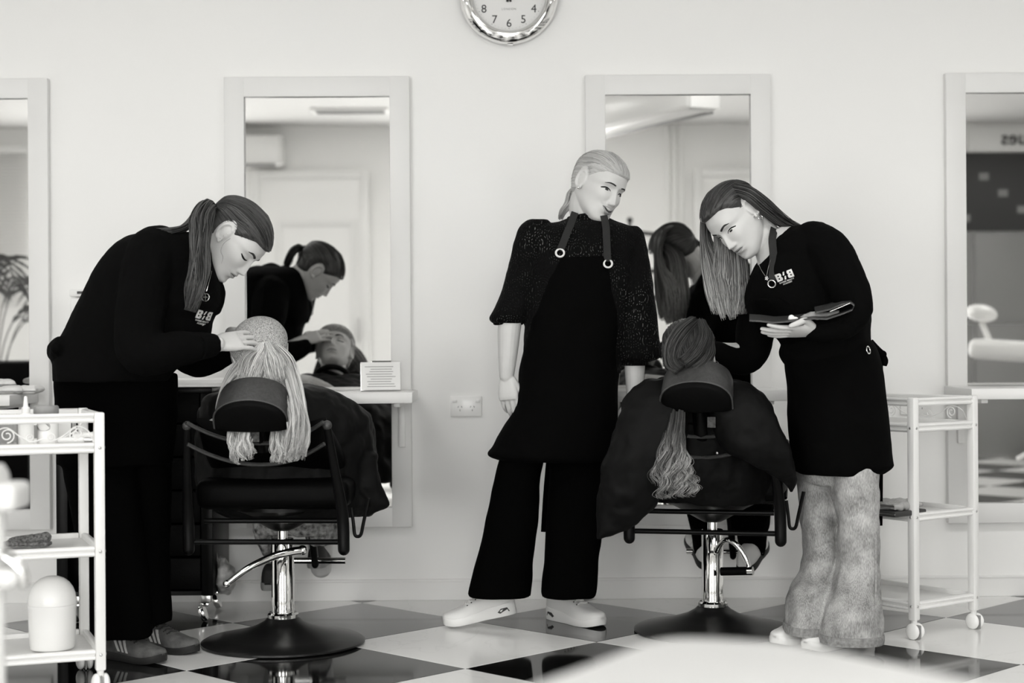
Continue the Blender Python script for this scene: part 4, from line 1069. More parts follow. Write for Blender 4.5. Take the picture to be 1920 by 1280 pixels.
# grey towel roll and bin
z2 = .4095
pw = rest(58, -1.50, z2); t = thing('towel', 'rolled grey terry cloth on the loaded trolleys middle shelf', 'towel', tuple(pw))
q = fuse([tube([rest(20, -1.56, z2 + .016), rest(55, -1.53, z2 + .018), rest(84, -1.505, z2 + .019)], [.011, .0145, .0165], 14, round_end=True), box(tuple(rest(48, -1.55, z2 + .007)), (.14, .05, .012), .004)], .004, 1, [(.012, .007, 2)])
obj('terry_cloth', q, M_TOWEL, t)
zb_ = .1145
pbn = rest(95, -1.56, zb_); t = thing('swing_bin', 'white plastic bin with domed swing lid on the bottom shelf', 'bin', tuple(pbn)); M = Matrix.Translation(pbn)
obj('bin_body', lathe([(.060, 0), (.0635, .004), (.0665, .06), (.0685, .118), (.0700, .122), (.0700, .128), (.067, .129), (.066, .12), (.001, .119)], 56, M), M_WHITEPL, t)
obj('dome', lathe([(.0690, .129), (.0690, .140), (.0660, .158), (.0590, .176), (.0480, .191), (.034, .202), (.018, .208), (.001, .2095)], 56, M), M_WHITEPL, t)
lid = [M @ Vector((-.052 + .014 * math.sin(k / 9 * math.pi) * -1, -.044, .140 + .034 * k / 9)) for k in range(10)]
obj('lid_seam', tube([M @ Vector((-.0665 * math.cos(a) * math.cos(b), -.0665 * math.sin(b) * 1.0, .139 + .066 * math.sin(a) * math.cos(b))) for a, b in [(.05 + .5 * k / 9, .72) for k in range(10)]], .0011, 6), M_GREY, t)

# things on the right trolley
z2r = .4095
pk = PZ(1668, 968, z2r); t = thing('dark_case', 'flat dark case under a clear packet on the empty trolley', 'case', (pk.x, pk.y, z2r))
MM = MRt.copy(); MM.translation = (0, 0, 0); MM = Matrix.Translation((pk.x + .0, pk.y + .10, z2r)) @ MM
obj('case_body', xf(box((0, 0, .010), (.16, .24, .018), .004), MM), M_DARK, t); obj('zip', xf(tube([(-.081, -.12, .010), (-.081, .12, .010)], .0018, 6), MM), M_STEEL, t)
t = thing('clear_packet', 'crinkled clear packet of foils lying on the dark case', 'packet', (pk.x, pk.y, z2r + .019))
q = fuse([xf(box((.01, -.01, .034), (.15, .20, .022), .006), MM)], .005, 1, [(.03, .022, 1)])
obj('wrapper', q, M_CLEAR, t); obj('foil', xf(box((.0, -.02, .034), (.13, .17, .008), .002), MM), M_STEEL, t)

# ------------------------------------------------------------------ black drawer trolley behind the stooping stylist
Yb = -.48
a = P(106, 1120, Yb); b = P(400, 1120, Yb); zt_b = .84; dpt = .34; wdt = b.x - a.x
t = thing('drawer_trolley', 'black drawer trolley on chrome casters behind the stooping stylist', 'trolley', ((a.x + b.x) / 2, Yb + dpt / 2, 0))
zb0 = P(200, 1118, Yb).z
for x0, x1 in ((a.x, a.x + .042), (b.x - .042, b.x)): obj('side_panel', slabbox(x0, x1, Yb, Yb + dpt, zb0, zt_b - .02, .004), M_BLKMETAL, t)
obj('top_tray', slabbox(a.x, b.x, Yb, Yb + dpt, zt_b - .022, zt_b, .004), M_BLKMETAL, t)
obj('bottom_panel', slabbox(a.x + .04, b.x - .04, Yb + .01, Yb + dpt - .01, zb0, zb0 + .015), M_BLKMETAL, t)
for k in range(6):
    z0 = zb0 + .022 + k * .119; x0 = a.x + .082
    d = obj('drawer', slabbox(x0, b.x - .046, Yb + .006, Yb + dpt - .02, z0, z0 + .112, .004), M_LEATHERD, t)
    obj('drawer_handle', tube([((x0 + b.x) / 2 - .06, Yb + .004, z0 + .085), ((x0 + b.x) / 2 - .055, Yb - .015, z0 + .085), ((x0 + b.x) / 2 + .03, Yb - .015, z0 + .085), ((x0 + b.x) / 2 + .035, Yb + .004, z0 + .085)], .004, 8), M_BLKMETAL, d)
for x in (a.x + .075, b.x - .03):
    for y in (Yb + .03, Yb + dpt - .03):
        c = obj('caster', xf(lathe([(.028, -.009), (.030, -.006), (.030, .006), (.028, .009)], 24), Matrix.Translation((x - .012, y, .0305)) @ Matrix.Rotation(math.radians(72), 4, 'Y')), M_CHROME, t)
        obj('fork', merge(box((x - .004, y, .062), (.03, .034, .012), .003), box((x - .018, y - .014, .045), (.016, .003, .03)), box((x - .018, y + .014, .045), (.016, .003, .03))), M_CHROME, c)
        obj('mount_plate', box((x, y, (zb0 + .07) / 2 + .0), (.036, .036, zb0 - .07), .003), M_STEEL, c)
p0 = P(310, 700, Yb); p1 = P(441, 700, Yb - .06)
t = thing('white_tray', 'white tray lying on the black drawer trolley by the stylists sleeve', 'tray', ((p0.x + p1.x) / 2, Yb + .05, zt_b))
obj('tray_base', slabbox(p0.x - .12, p1.x, Yb - .06, Yb + .24, zt_b + .0015, zt_b + .012, .003), M_WHITE, t)
obj('rim', merge(slabbox(p0.x - .12, p1.x, Yb - .06, Yb - .054, zt_b + .008, zt_b + .028, .002), slabbox(p0.x - .12, p1.x, Yb + .234, Yb + .24, zt_b + .008, zt_b + .028, .002), slabbox(p1.x - .006, p1.x, Yb - .054, Yb + .234, zt_b + .008, zt_b + .028, .002)), M_WHITE, t)
# plastic bag hanging at the side of the drawer trolley
pp = P(416, 1075, -.40); t = thing('plastic_bag', 'crumpled pale bag hanging on the drawer trolleys right side', 'bag', tuple(pp))
q = fuse([slab([(1042, 412, 418, -.38, .02), (1058, 408, 432, -.38, .04), (1080, 408, 442, -.38, .05), (1100, 409, 439, -.38, .05), (1112, 411, 429, -.38, .03)], 20, 3)], .006, 1, [(.035, .03, 2)])
obj('bag_body', q, mat('crumpled_bag', .5, .4, noise=(22, .2, .75), bump=(30, .4)), t); obj('bag_strap', tube([P(408, 1052, -.40), P(404, 1030, -.40), P(400, 1018, -.40)], .004, 6), M_GREY, t)

# ------------------------------------------------------------------ paper sign and towels on the shelves
q = [P(676, 722, -.30), P(752, 725, -.24)]
t = thing('sign_holder', 'white printed notice in a clear stand on the shelf', 'sign', ((q[0].x + q[1].x) / 2, -.27, SH_Z))
x0, x1 = q[0].x, q[1].x; H_ = .107; MS = Matrix.Translation(((x0 + x1) / 2, -.27, SH_Z)) @ Matrix.Rotation(math.radians(8), 4, 'Z') @ Matrix.Rotation(math.radians(-8), 4, 'X')
wS = (x1 - x0) / 2
obj('stand', xf(merge(box((0, .001, H_ / 2 + .002), (wS * 2 + .004, .0025, H_), .0005), box((0, .03, .003), (wS * 2, .06, .003), .0005)), MS), M_CLEAR, t)
sh = obj('sheet', xf(box((0, -.0012, H_ / 2 + .004), (wS * 2, .0012, H_ - .004)), MS), M_PAPER, t, False)
ln = [xf(box((-.006 if k % 3 == 0 else .002, -.0024, H_ * .86 - k * .0092), (wS * (1.45 - .12 * ((k * 3) % 4)), .0004, .0022)), MS) for k in range(9)]
obj('print_lines', merge(*ln), M_INK, sh, False)
for k, (px, Y, z, lx, ly, r, label) in enumerate(((16, -.28, 0, .10, .07, 20, 'folded white towel lowest on the left shelf'), (50, -.24, 0, .11, .08, -12, 'crumpled white towel at the right end of the left shelf heap'), (2, -.24, .024, .09, .07, 35, 'small white towel on top of the left shelf heap'))):
    p = rest(px, Y, SH_Z + z + .002); t = thing('towel', label, 'towel', tuple(p))
    M = Matrix.Translation(p) @ Matrix.Rotation(math.radians(r), 4, 'Z')
    q = fuse([xf(box((0, 0, .012), (lx, ly, .022), .008, 3), M), xf(box((.01, .005, .018), (lx * .7, ly * .7, .02), .008, 3), M)], .005, 2, [(.03, .012, 1)])
    obj('cloth', q, mat('white_cotton', .74, .9, spec=.1, bump=(200, .4)), t)
    obj('hem', xf(tube([(-lx / 2 - .001, -ly / 2, .008), (lx / 2, -ly / 2 - .001, .008)], .0022, 6), M), M_GREY, t)

# ------------------------------------------------------------------ foreground, out of focus
# end of a white padded bed just below the lens
t = thing('massage_bed', 'white padded bed end close to the camera, blurred at the bottom right', 'treatment bed', (.5, -4.75, 0))
out = []
ztop = .66
pts = [(q.x, q.y) for q in (PZ(px, py, ztop) for px, py in catmull([(880, 1330), (935, 1300), (1000, 1272), (1080, 1244), (1160, 1214), (1215, 1196), (1270, 1189), (1350, 1191), (1460, 1199), (1550, 1212), (1640, 1230), (1750, 1252), (1850, 1275), (1930, 1300), (1960, 1340)], 3))]
pts = [(pts[0][0], pts[0][1] - .35)] + pts + [(pts[-1][0], pts[-1][1] - .35)]
rings = []
cxm = sum(q[0] for q in pts) / len(pts); cym = min(q[1] for q in pts) + .15
for (k, z) in ((.90, ztop - .11), (.97, ztop - .10), (1.0, ztop - .07), (1.0, ztop - .03), (.985, ztop - .008), (.96, ztop)):
    rings.append([(cxm + (x - cxm) * k, cym + (y - cym) * k, z) for x, y in pts])
obj('mattress', loft(rings), M_VINYLW, t)
obj('piping', tube([(x, y, ztop - .05) for x, y in pts], .005, 6), M_VINYLW, t)
for x, y in ((cxm - .12, cym + .05), (cxm + .2, cym + .05)): obj('leg', tube([(x, y, .001), (x, y, ztop - .09)], .022, 14), M_VINYLW, t)
# white armrest with a chrome lever at the left edge
def pxb(px, py, Y): return P(px, py, Y)
Yf = -3.55
t = thing('treatment_stool', 'white blurred arm of a treatment chair at the left edge', 'treatment chair', (P(-40, 1100, Yf).x, Yf, 0))
a = P(-120, 905, Yf); b = P(45, 955, Yf)
obj('arm_pad', box(((a.x + b.x) / 2, Yf, (a.z + b.z) / 2), (b.x - a.x, .10, a.z - b.z), .012, 3), M_VINYLW, t)
obj('cushion', slab([(872, -60, 2, Yf, .05), (890, -90, 8, Yf, .08), (912, -110, 12, Yf, .08)], 24, 3), M_VINYLW, t)
obj('post', tube([P(-8, 940, Yf), P(-8, 1180, Yf), Vector((P(-8, 1180, Yf).x, Yf, .002))], .016, 16), M_VINYLW, t)
obj('lever', tube([P(-30, 1040, Yf), P(0, 1042, Yf), P(28, 1058, Yf), P(42, 1082, Yf), P(44, 1096, Yf)], [.014, .016, .014, .011, .008], 12, sub=5, round_end=True), M_CHROME, t)
obj('knob', ball(tuple(P(12, 1085, Yf - .02)), .018, 12, (1.2, .8, 1)), M_VINYLW, t)
obj('foot', lathe([(.13, .001), (.13, .012), (.03, .03), (.01, .03)], 32, Matrix.Translation((P(-8, 1180, Yf).x, Yf, 0))), M_VINYLW, t)
# ------------------------------------------------------------------ people
def person(label, loc): return thing('person', label, 'person', tuple(loc))
def hairline(table, ears=True):
    zs = [a for a, _ in table]; ys = [b for _, b in table]
    def f(x, y, z):
        m_ = np.interp(z, zs, ys) - y
        if ears:
            e = (np.sqrt(((y + .016) / .0175) ** 2 + ((z - .001) / .0285) ** 2) - 1) * .020
            m_ = np.where(np.abs(x) > .045, np.minimum(m_, e), m_)
        return m_
    return f
LINEB = [(-.12, -.2), (-.075, -.075), (-.062, -.052), (-.04, -.032), (-.02, -.017), (.0, -.001), (.014, .017), (.028, .036), (.042, .056), (.054, .074), (.064, .2), (.12, .3)]
LINE = [(-.12, -.2), (-.075, -.075), (-.062, -.052), (-.04, -.036), (-.02, -.024), (.0, -.010), (.014, .006), (.028, .020), (.045, .042), (.058, .060), (.068, .074), (.078, .2), (.12, .3)]
def features(root, bodybv, M, eye='closed', smile=0.0, brow=.0036, lipm=None, lash=1.0):
    eb = []
    bz = .0026 * smile
    for s in (-1, 1):
        eb.append(strip_on(bodybv, M, [(s * .013, .0185 + bz * .6), (s * .024, .0225 - bz * .2), (s * .036, .0245 - bz), (s * .047, .0195 - bz)], [brow * .85, brow, brow * .85, brow * .25], .0009))
    for p in eb: obj('eyebrow', p, M_BROW, root)
    ez = .0005
    for s in (-1, 1):
        if eye == 'closed':
            obj('eyelash', strip_on(bodybv, M, [(s * .0180, ez - .0026), (s * .0245, ez - .0046), (s * .032, ez - .0054), (s * .040, ez - .0042), (s * .0475, ez - .0004)], [.0008, .0018, .0026, .0028, .0012], .0014), M_LASH, root)
        else:
            n = 20; w_, h1, h2 = (.0135, .0048, .0030) if not smile else (.0134, .0023, .0017)
            out = [(s * .0325 + w_ * math.cos(a), ez - .0016 + (h1 if math.sin(a) > 0 else h2) * math.sin(a)) for a in (2 * math.pi * k / n for k in range(n))]
            e = obj('eye', patch_on(bodybv, M, out, .0009), M_EYEW, root)
            out = [(s * .0325 + .0066 * math.cos(a), ez - .0020 + .0046 * math.sin(a) * (.8 if math.sin(a) > 0 else .65)) for a in (2 * math.pi * k / n for k in range(n))]
            obj('iris', patch_on(bodybv, M, out, .0014), M_DARKINK, e)
            obj('eyelash', strip_on(bodybv, M, [(s * .0185, ez - .0022), (s * .024, ez + .0022), (s * .032, ez + .0040), (s * .040, ez + .0028), (s * .0485, ez - .0020)], [.0008 * lash, .0014 * lash, .0018 * lash, .0019 * lash, .0012 * lash], .0016), M_LASH, root)
    zc = -.062; mw = .0235 * (1 + .10 * smile); up = lambda x: smile * .0085 * (x / .026) ** 2
    xs = np.linspace(-1, 1, 15)
    op = .0085 * smile
    top = [(mw * x, zc + up(mw * x) + op * (1 - x * x) * .6 + .0072 * (1 - x * x) ** .8 - .0012 * math.exp(-(x / .16) ** 2)) for x in xs]
    mid = [(mw * x, zc + up(mw * x) + op * (1 - x * x) * .6) for x in xs]
    low = [(mw * x, zc + up(mw * x) - op * (1 - x * x) * .9) for x in xs]
    bot = [(mw * x, zc + up(mw * x) - op * (1 - x * x) * .9 - .0088 * (1 - x * x) ** .8) for x in xs]
    obj('upper_lip', patch_on(bodybv, M, top + mid[::-1][1:-1], .0006), lipm or M_LIP, root); obj('lower_lip', patch_on(bodybv, M, low + bot[::-1][1:-1], .0006), lipm or M_LIP, root)
    if smile:
        o = obj('mouth', patch_on(bodybv, M, mid + low[::-1][1:-1], .0012), M_MOUTH, root)
        obj('teeth', patch_on(bodybv, M, [(a * .70, b) for a, b in mid] + [(a * .70, b * .62 + c * .38) for (a, b), (_, c) in zip(mid[::-1][1:-1], low[::-1][1:-1])], .0045), M_TEETH, o)
    else: obj('mouth_line', strip_on(bodybv, M, mid[1::3] , [.0005, .0011, .0013, .0011, .0005][:len(mid[1::3])], .0009), M_MOUTH, root)
def mpts(M, pts): return [M @ Vector(p) for p in pts]
def ring_on(M, R, r, name, m, root): return obj(name, torus((0, 0, 0), R, r, M, 28, 8), m, root)

# ================= the ponytailed stylist, stooping on the left
YA = -1.17
hA = head_matrix(P(439, 451, YA), (.60, -.20, -.80), (.80, 0, .60), 1.06)
A = person('young woman with a dark ponytail in black sweatshirt, stooping over the pale blond client', PZ(290, 1240, 0))
handA = hand_matrix(P(404, 645, -1.36), (.150, .150, .028), (-.25, -1, .35), .93)
handA2 = hand_matrix(P(424, 640, -.99), (.135, -.06, .045), (.1, .75, .75), .92)
bodyA = fuse([xf(grid_part(head_grid(smile=0)), hA), *[xf(p, hA) for s in (-1, 1) for p in ear_parts(s)],
    limb([hA @ Vector((0, -.030, -.02)), hA @ Vector((0, -.032, -.085)), P(375, 486, YA), P(340, 505, YA)], [.058, .054, .058, .075]),
    limb([P(335, 500, YA), P(260, 560, YA), P(200, 660, YA)], [.10, .11, .11]),
    limb([P(300, 500, -1.17), P(290, 500, -1.30), P(262, 600, -1.36), P(274, 662, -1.40), P(340, 652, -1.39), P(406, 645, -1.36)], [.06, .055, .045, .042, .036, .026]),
    limb([P(330, 500, -1.10), P(345, 520, -1.02), P(352, 620, -.93), P(372, 668, -.93), P(428, 640, -.99)], [.06, .055, .045, .04, .027]),
    *[xf(p, handA) for p in hand_parts(-1, [(.15, .18, .12), (.14, .20, .14), (.12, .22, .15), (.10, .24, .18)], .10, (.35, .35, .3), .45)],
    *[xf(p, handA2) for p in hand_parts(1, [(.2, .25, .2)] * 4, .06)]], .0026, 1)
obj('body', bodyA, M_SKIN, A); bvA = bvh_of(bodyA)
features(A, bvA, hA, 'closed')
sweatA = fuse([slab([(436, 268, 372, YA, .07), (446, 240, 392, YA, .13), (462, 216, 402, YA, .17), (494, 187, 408, YA, .19), (543, 163, 417, YA, .19), (572, 146, 415, YA, .19), (599, 133, 398, YA, .185), (635, 115, 391, YA, .18), (668, 104, 372, YA, .175), (692, 103, 330, YA, .17), (714, 104, 312, YA, .165)], 40, 4),
    limb([P(402, 520, YA), P(412, 548, YA), P(404, 580, YA)], [.016, .020, .018]),
    tube([P(112, 640, YA - .10), P(101, 652, YA - .05), P(101, 664, YA), P(108, 672, YA + .04)], [.018, .020, .020, .018], 14, sub=4, round_end=True), tube([P(107, 652, YA - .12), P(104, 664, YA - .06), P(108, 676, YA)], .02, 12, sub=4, round_end=True),
    limb([P(300, 470, -1.22), P(282, 490, -1.31), P(262, 600, -1.37), P(268, 664, -1.41), P(330, 655, -1.40), P(372, 650, -1.38), P(397, 647, -1.365)], [.08, .084, .075, .066, .054, .044, .034]),
    limb([P(330, 500, -1.08), P(345, 530, -1.00), P(348, 630, -.92), P(362, 672, -.92), P(400, 668, -.95), P(430, 654, -.985)], [.085, .082, .072, .062, .054, .042])], .006, 3, [(.10, .010, 1), (.035, .0035, 1)])
obj('sweatshirt', sweatA, M_SWEAT, A); bsA = bvh_of(sweatA)
cf = P(397, 647, -1.363); cfd = Vector((.150, .150, .028)).normalized()
obj('cuff', tube([cf - cfd * .045, cf - cfd * .035, cf + cfd * .004, cf + cfd * .008], [.036, .0385, .0345, .030], 24, sub=3), M_SWEAT, A)
hit = bsA.ray_cast(CAM, (P(382, 594, 0) - CAM).normalized()); nL = (hit[1].normalized() * .55 + Vector((0, -1, 0))).normalized()
xL = Vector((math.cos(math.radians(22)), 0, -math.sin(math.radians(22)))); xL = (xL - nL * xL.dot(nL)).normalized(); yL = nL.cross(xL)
ML = Matrix((xL, yL, nL)).transposed().to_4x4(); ML.translation = hit[0] + nL * .01
lg = xf(logo_part(), ML @ Matrix.Scale(.056, 4))
obj('emblem', project(subdivide_part(lg), bsA, -nL, .0022), M_LOGO, A, False)
ch = [P(397, 508, -1.30), P(392, 528, -1.34), P(387, 546, -1.36)]
nk = obj('necklace', tube(ch, .0008, 5, sub=4), M_SILVER, A)
pc = P(385, 557, -1.36); obj('pendant', merge(torus(tuple(pc), .0115, .0014, FACE_CAM, 28, 6), tube([pc + Vector((-.006, 0, 0)), pc + Vector((.006, 0, 0))], .0012, 5), tube([pc + Vector((0, 0, -.010)), pc + Vector((0, 0, .010))], .0012, 5)), M_SILVER, nk)
legsA = fuse([slab([(700, 106, 330, YA + .08, .15), (760, 105, 330, YA + .08, .15), (830, 107, 326, YA + .08, .15), (870, 108, 322, YA + .08, .14)], 36, 4),
    slab([(820, 107, 250, -1.12, .09), (900, 122, 258, -1.13, .085), (1000, 142, 268, -1.14, .085), (1100, 158, 278, -1.15, .085), (1192, 168, 286, -1.17, .09)], 32, 4),
    slab([(820, 180, 326, -1.02, .10), (900, 200, 322, -1.02, .09), (1000, 215, 318, -1.02, .085), (1100, 228, 318, -1.03, .09), (1164, 238, 322, -1.04, .095)], 32, 4)], .008, 3, [(.12, .012, 1)])
obj('trousers', legsA, M_TROUS, A)
shoe(A, PZ(307, 1245, 0), PZ(192, 1228, 0), style='striped', mu=M_SHOEG, ms=M_SOLEG, width=.047, high=.09)
shoe(A, PZ(369, 1227, 0), PZ(252, 1210, 0), style='striped', mu=M_SHOEG, ms=M_SOLEG, width=.047, high=.09)
# hair
mkA = hairline(LINEB); invA = hA.inverted()
poleA = tuple(invA @ P(401, 398, YA - .02)); pl = Vector(poleA).normalized()
part, cols, flow, capA = hair_cap(hA, mkA, .0105, pl, lift=lambda x, y, z: .010 * np.exp(-((z - .05) / .05) ** 2) * np.clip(-y / .1, 0, 1))
hairA = hair_obj('hair', part, cols, M_HAIRBROWN, A, flow)
sp, sc = strands_part(cap_strands(hA, capA, mkA, pl, 420, 5, r_end=.97), .0010, .0005, 3, 11); hair_obj('strands', sp, sc, M_HAIRBROWN, hairA)
base = P(403, 395, YA - .02)
tail = bundle([(base, .016, .018), (P(390, 389, YA - .06), .026, .024), (P(378, 412, YA - .14), .032, .024), (P(375, 455, YA - .20), .028, .022), (P(373, 505, YA - .225), .026, .020), (P(365, 550, YA - .235), .026, .016), (P(354, 588, YA - .24), .018, .012)], 460, 21, short=.2, jit=.3, wave=.003)
tail2 = bundle([(base, .013, .014), (P(388, 386, YA + .01), .018, .018), (P(366, 406, YA), .014, .016), (P(345, 428, YA - .06), .010, .02), (P(312, 434, YA - .12), .011, .012), (P(283, 432, YA - .13), .007, .008)], 130, 22, short=.25)
tail3 = bundle([(base, .010, .010), (P(392, 384, YA + .03), .008, .010), (P(372, 392, YA + .03), .006, .010), (P(352, 415, YA), .005, .01), (P(336, 430, YA - .06), .006, .01)], 50, 23)
sp, sc = strands_part(tail + tail2 + tail3, .0016, .0005, 4, 12)
hair_obj('ponytail', sp, sc, M_HAIRBROWN, hairA)
obj('hair_tie', torus(tuple(base), .018, .006, Matrix((Vector((0, 1, 0)), Vector((.6, 0, .8)), Vector((-.8, 0, .6)))).transposed().to_4x4(), 24, 8), M_BLACK, hairA)
wisp = [catmull([tuple(P(*p)) for p in q], 5) for q in (((432, 447, YA - .092), (420, 456, YA - .105), (414, 470, YA - .108), (418, 482, YA - .108), (415, 494, YA - .106)), ((428, 452, YA - .09), (422, 462, YA - .10), (424, 474, YA - .10), (429, 482, YA - .10)), ((470, 452, YA - .085), (448, 462, YA - .09), (430, 456, YA - .09), (420, 452, YA - .095)), ((480, 450, YA - .082), (455, 461, YA - .09), (436, 457, YA - .09)))]
sp, sc = strands_part(wisp[:1], .0005, .0002, 3, 13); hair_obj('wisp', sp, sc, M_HAIRBROWN, hairA)
obj('ear_studs', merge(*[ball(tuple(hA @ Vector((.079, -.004 + .002 * k, -.02 + .012 * k))), .0022, 6) for k in range(3)]), M_SILVER, A)

# ================= the blonde woman with the lace blouse
YB = -.62
hB = head_matrix(P(1123, 351, YB), (.585, -.75, -.29), (.36, 0, .93), 1.06)
B = person('smiling blonde woman in black lace blouse, apron and wide trousers, watching', PZ(1000, 1176, 0))
handB = hand_matrix(P(950, 702, YB - .02), (.012, -.02, -.17), (-.45, -1, .1), .93)
handB2 = hand_matrix(P(1190, 745, YB), (.0, .02, -.17), (.4, -1, 0), .93)
bodyB = fuse([xf(grid_part(head_grid(smile=1.0, jaw=1.06)), hB), *[xf(p, hB) for s in (-1, 1) for p in ear_parts(s)],
    limb([hB @ Vector((0, -.030, -.02)), hB @ Vector((0, -.028, -.075)), P(1100, 418, YB + .02), P(1095, 455, YB + .03)], [.058, .055, .054, .055]),
    limb([P(1092, 480, YB + .01), P(1088, 560, YB), P(1075, 680, YB)], [.08, .10, .10]),
    limb([P(1050, 475, YB), P(1004, 472, YB), P(972, 530, YB), P(957, 600, YB - .01), P(953, 650, YB - .02), P(950, 704, YB - .02)], [.05, .05, .042, .041, .036, .026]),
    limb([P(1130, 475, YB), P(1176, 478, YB), P(1190, 560, YB), P(1190, 650, YB), P(1190, 745, YB)], [.05, .05, .042, .040, .028]),
    *[xf(p, handB) for p in hand_parts(-1, [(.30, .30, .2), (.34, .36, .22), (.38, .40, .25), (.42, .42, .28)], .05, (.25, .3, .2), .48)],
    *[xf(p, handB2) for p in hand_parts(1, [(.3, .3, .2)] * 4, .06)]], .0026, 1)
obj('body', bodyB, M_SKIN, B); bvB = bvh_of(bodyB)
features(B, bvB, hB, 'open', 1.0, .0025, lash=1.2)
blB = fuse([slab([(409, 1064, 1142, YB + .02, .066), (416, 1046, 1156, YB + .02, .078), (425, 1003, 1184, YB + .01, .098), (440, 984, 1202, YB, .11), (480, 985, 1196, YB, .12), (560, 985, 1185, YB, .125), (640, 982, 1172, YB, .12), (700, 978, 1164, YB, .125)], 40, 4),
    slab([(412, 990, 1030, YB, .04), (428, 972, 1030, YB, .062), (460, 962, 1022, YB, .064), (510, 950, 1012, YB, .066), (550, 938, 1004, YB, .07), (580, 926, 996, YB, .075), (597, 917, 988, YB, .072), (606, 924, 980, YB, .055)], 28, 4),
    slab([(424, 1160, 1196, YB, .04), (440, 1150, 1208, YB, .06), (480, 1152, 1217, YB, .064), (560, 1156, 1228, YB, .07), (620, 1158, 1235, YB, .075), (655, 1160, 1240, YB, .075), (670, 1163, 1238, YB, .07), (680, 1170, 1214, YB, .05)], 28, 4)], .0055, 3, [(.05, .006, 1)])
obj('lace_blouse', blB, M_LACECLOTH, B); bsB = bvh_of(blB)
for c_, r_ in ((P(953, 606, YB), .047), (P(1191, 682, YB), .042)):
    obj('lace_cuff', torus(tuple(c_), r_, .006, Matrix.Diagonal((1, .9, 1, 1)), 40, 8), M_LACECLOTH, B)
obj('lace_collar', merge(*[torus(tuple(P(1098, 408, YB + .02) + Vector((0, 0, .004 * k))), .068 - .003 * k, .004, Matrix.Rotation(math.radians(-8), 4, 'Y'), 40, 6) for k in range(3)]), M_LACECLOTH, B)
apB = fuse([slab([(482, 1038, 1152, YB - .062, .075), (520, 1020, 1158, YB - .05, .09), (580, 998, 1164, YB - .03, .115), (640, 984, 1164, YB - .01, .135), (700, 974, 1160, YB, .145), (760, 966, 1158, YB, .155), (800, 944, 1156, YB, .16), (835, 924, 1155, YB, .165), (852, 913, 1152, YB, .165), (862, 934, 1148, YB, .15)], 40, 4, botcap=.8, topcap=.85)], .006, 2, [(.09, .008, 1)])
obj('apron', apB, M_APRON, B); bpB = bvh_of(apB)
def strap(root, pts, w_, m=M_STRAP, name='apron_strap'):
    rings = []; q = [Vector(v) for v in catmull([tuple(p) for p in pts], 5)]
    for i, p in enumerate(q):
        t = (q[min(i + 1, len(q) - 1)] - q[max(i - 1, 0)]).normalized(); d = Vector((0, 1, 0)); s = t.cross(d).normalized(); n = s.cross(t).normalized()
        rings.append([p + s * w_ + n * .001, p - s * w_ + n * .001, p - s * w_ - n * .001, p + s * w_ - n * .001])
    return obj(name, loft(rings), m, root)
def onto_px(bv, px, py, off=.004):
    p0 = CAM; d = (P(px, py, 0) - CAM).normalized(); h_ = bv.ray_cast(p0, d); return h_[0] - d * off if h_[0] is not None else P(px, py, -.7)
sB1 = strap(B, [P(1078, 398, YB - .05), onto_px(bsB, 1071, 418, .016), onto_px(bsB, 1065, 432, .014), onto_px(bsB, 1058, 450, .013), onto_px(bsB, 1050, 470, .012)], .0125)
sB2 = strap(B, [P(1132, 404, YB - .07), onto_px(bsB, 1136, 424, .016), onto_px(bsB, 1137, 440, .014), onto_px(bsB, 1138, 462, .013), onto_px(bsB, 1139, 490, .012)], .0125)
for s_, (px, py) in ((sB1, (1050, 474)), (sB2, (1140, 494))):
    c_ = onto_px(bsB, px, py, .014); obj('eyelet', torus(tuple(c_), .0140, .0034, Matrix.Rotation(math.radians(72), 4, 'X'), 32, 8), M_SHOEW, s_)
strap(B, [P(1030, 860, YB + .10), P(1024, 930, YB + .10), P(1020, 997, YB + .10)], .011, M_APRON, 'apron_tie')
trB = fuse([slab([(700, 985, 1155, YB, .11), (780, 972, 1152, YB, .125), (835, 950, 1150, YB, .13), (856, 945, 1150, YB, .12)], 36, 4),
    slab([(840, 940, 1026, YB - .01, .11), (885, 930, 1016, YB - .01, .10), (1000, 905, 1006, YB - .02, .10), (1060, 891, 1000, YB - .02, .105), (1110, 878, 996, YB - .02, .11), (1116, 881, 995, YB - .02, .105)], 32, 4),
    slab([(840, 1022, 1152, YB, .11), (885, 1029, 1144, YB, .10), (1000, 1023, 1129, YB - .02, .095), (1060, 1019, 1122, YB - .02, .10), (1106, 1015, 1118, YB - .02, .105), (1116, 1016, 1115, YB - .02, .10)], 32, 4)], .006, 2, [(.12, .010, 1)])
obj('trousers', trB, M_TROUS, B)
shoe(B, PZ(833, 1176, 0), PZ(968, 1174, 0) + Vector((0, .03, .045)), style='runner', mu=M_SHOEW, ms=M_SOLEW, width=.050, high=.080)
shoe(B, PZ(1130, 1177, 0), PZ(1032, 1157, 0), style='runner', mu=M_SHOEW, ms=M_SOLEW, width=.050, high=.10)
mkB = hairline(LINEB); poleB = (0, -.93, -.22)
part, cols, flow, capB = hair_cap(hB, mkB, .0085, poleB)
hairB = hair_obj('hair', part, cols, M_HAIRBLOND, B, flow)
sp, sc = strands_part(cap_strands(hB, capB, mkB, poleB, 420, 6, r_end=.93, lift=.0012), .0009, .0005, 3, 14); hair_obj('strands', sp, sc, M_HAIRBLOND, hairB)
bB = hB @ Vector((0, -.108, -.045))
sp, sc = strands_part(bundle([(hB @ Vector((0, -.095, -.035)), .02, .02), (hB @ Vector((-.01, -.122, -.055)), .017, .017), (P(1066, 384, YB + .05), .015, .015), (P(1056, 396, YB + .07), .012, .012), (P(1050, 412, YB + .10), .008, .01)], 170, 24), .0015, .0005, 4, 15)
hair_obj('ponytail', sp, sc, M_HAIRBLOND, hairB)
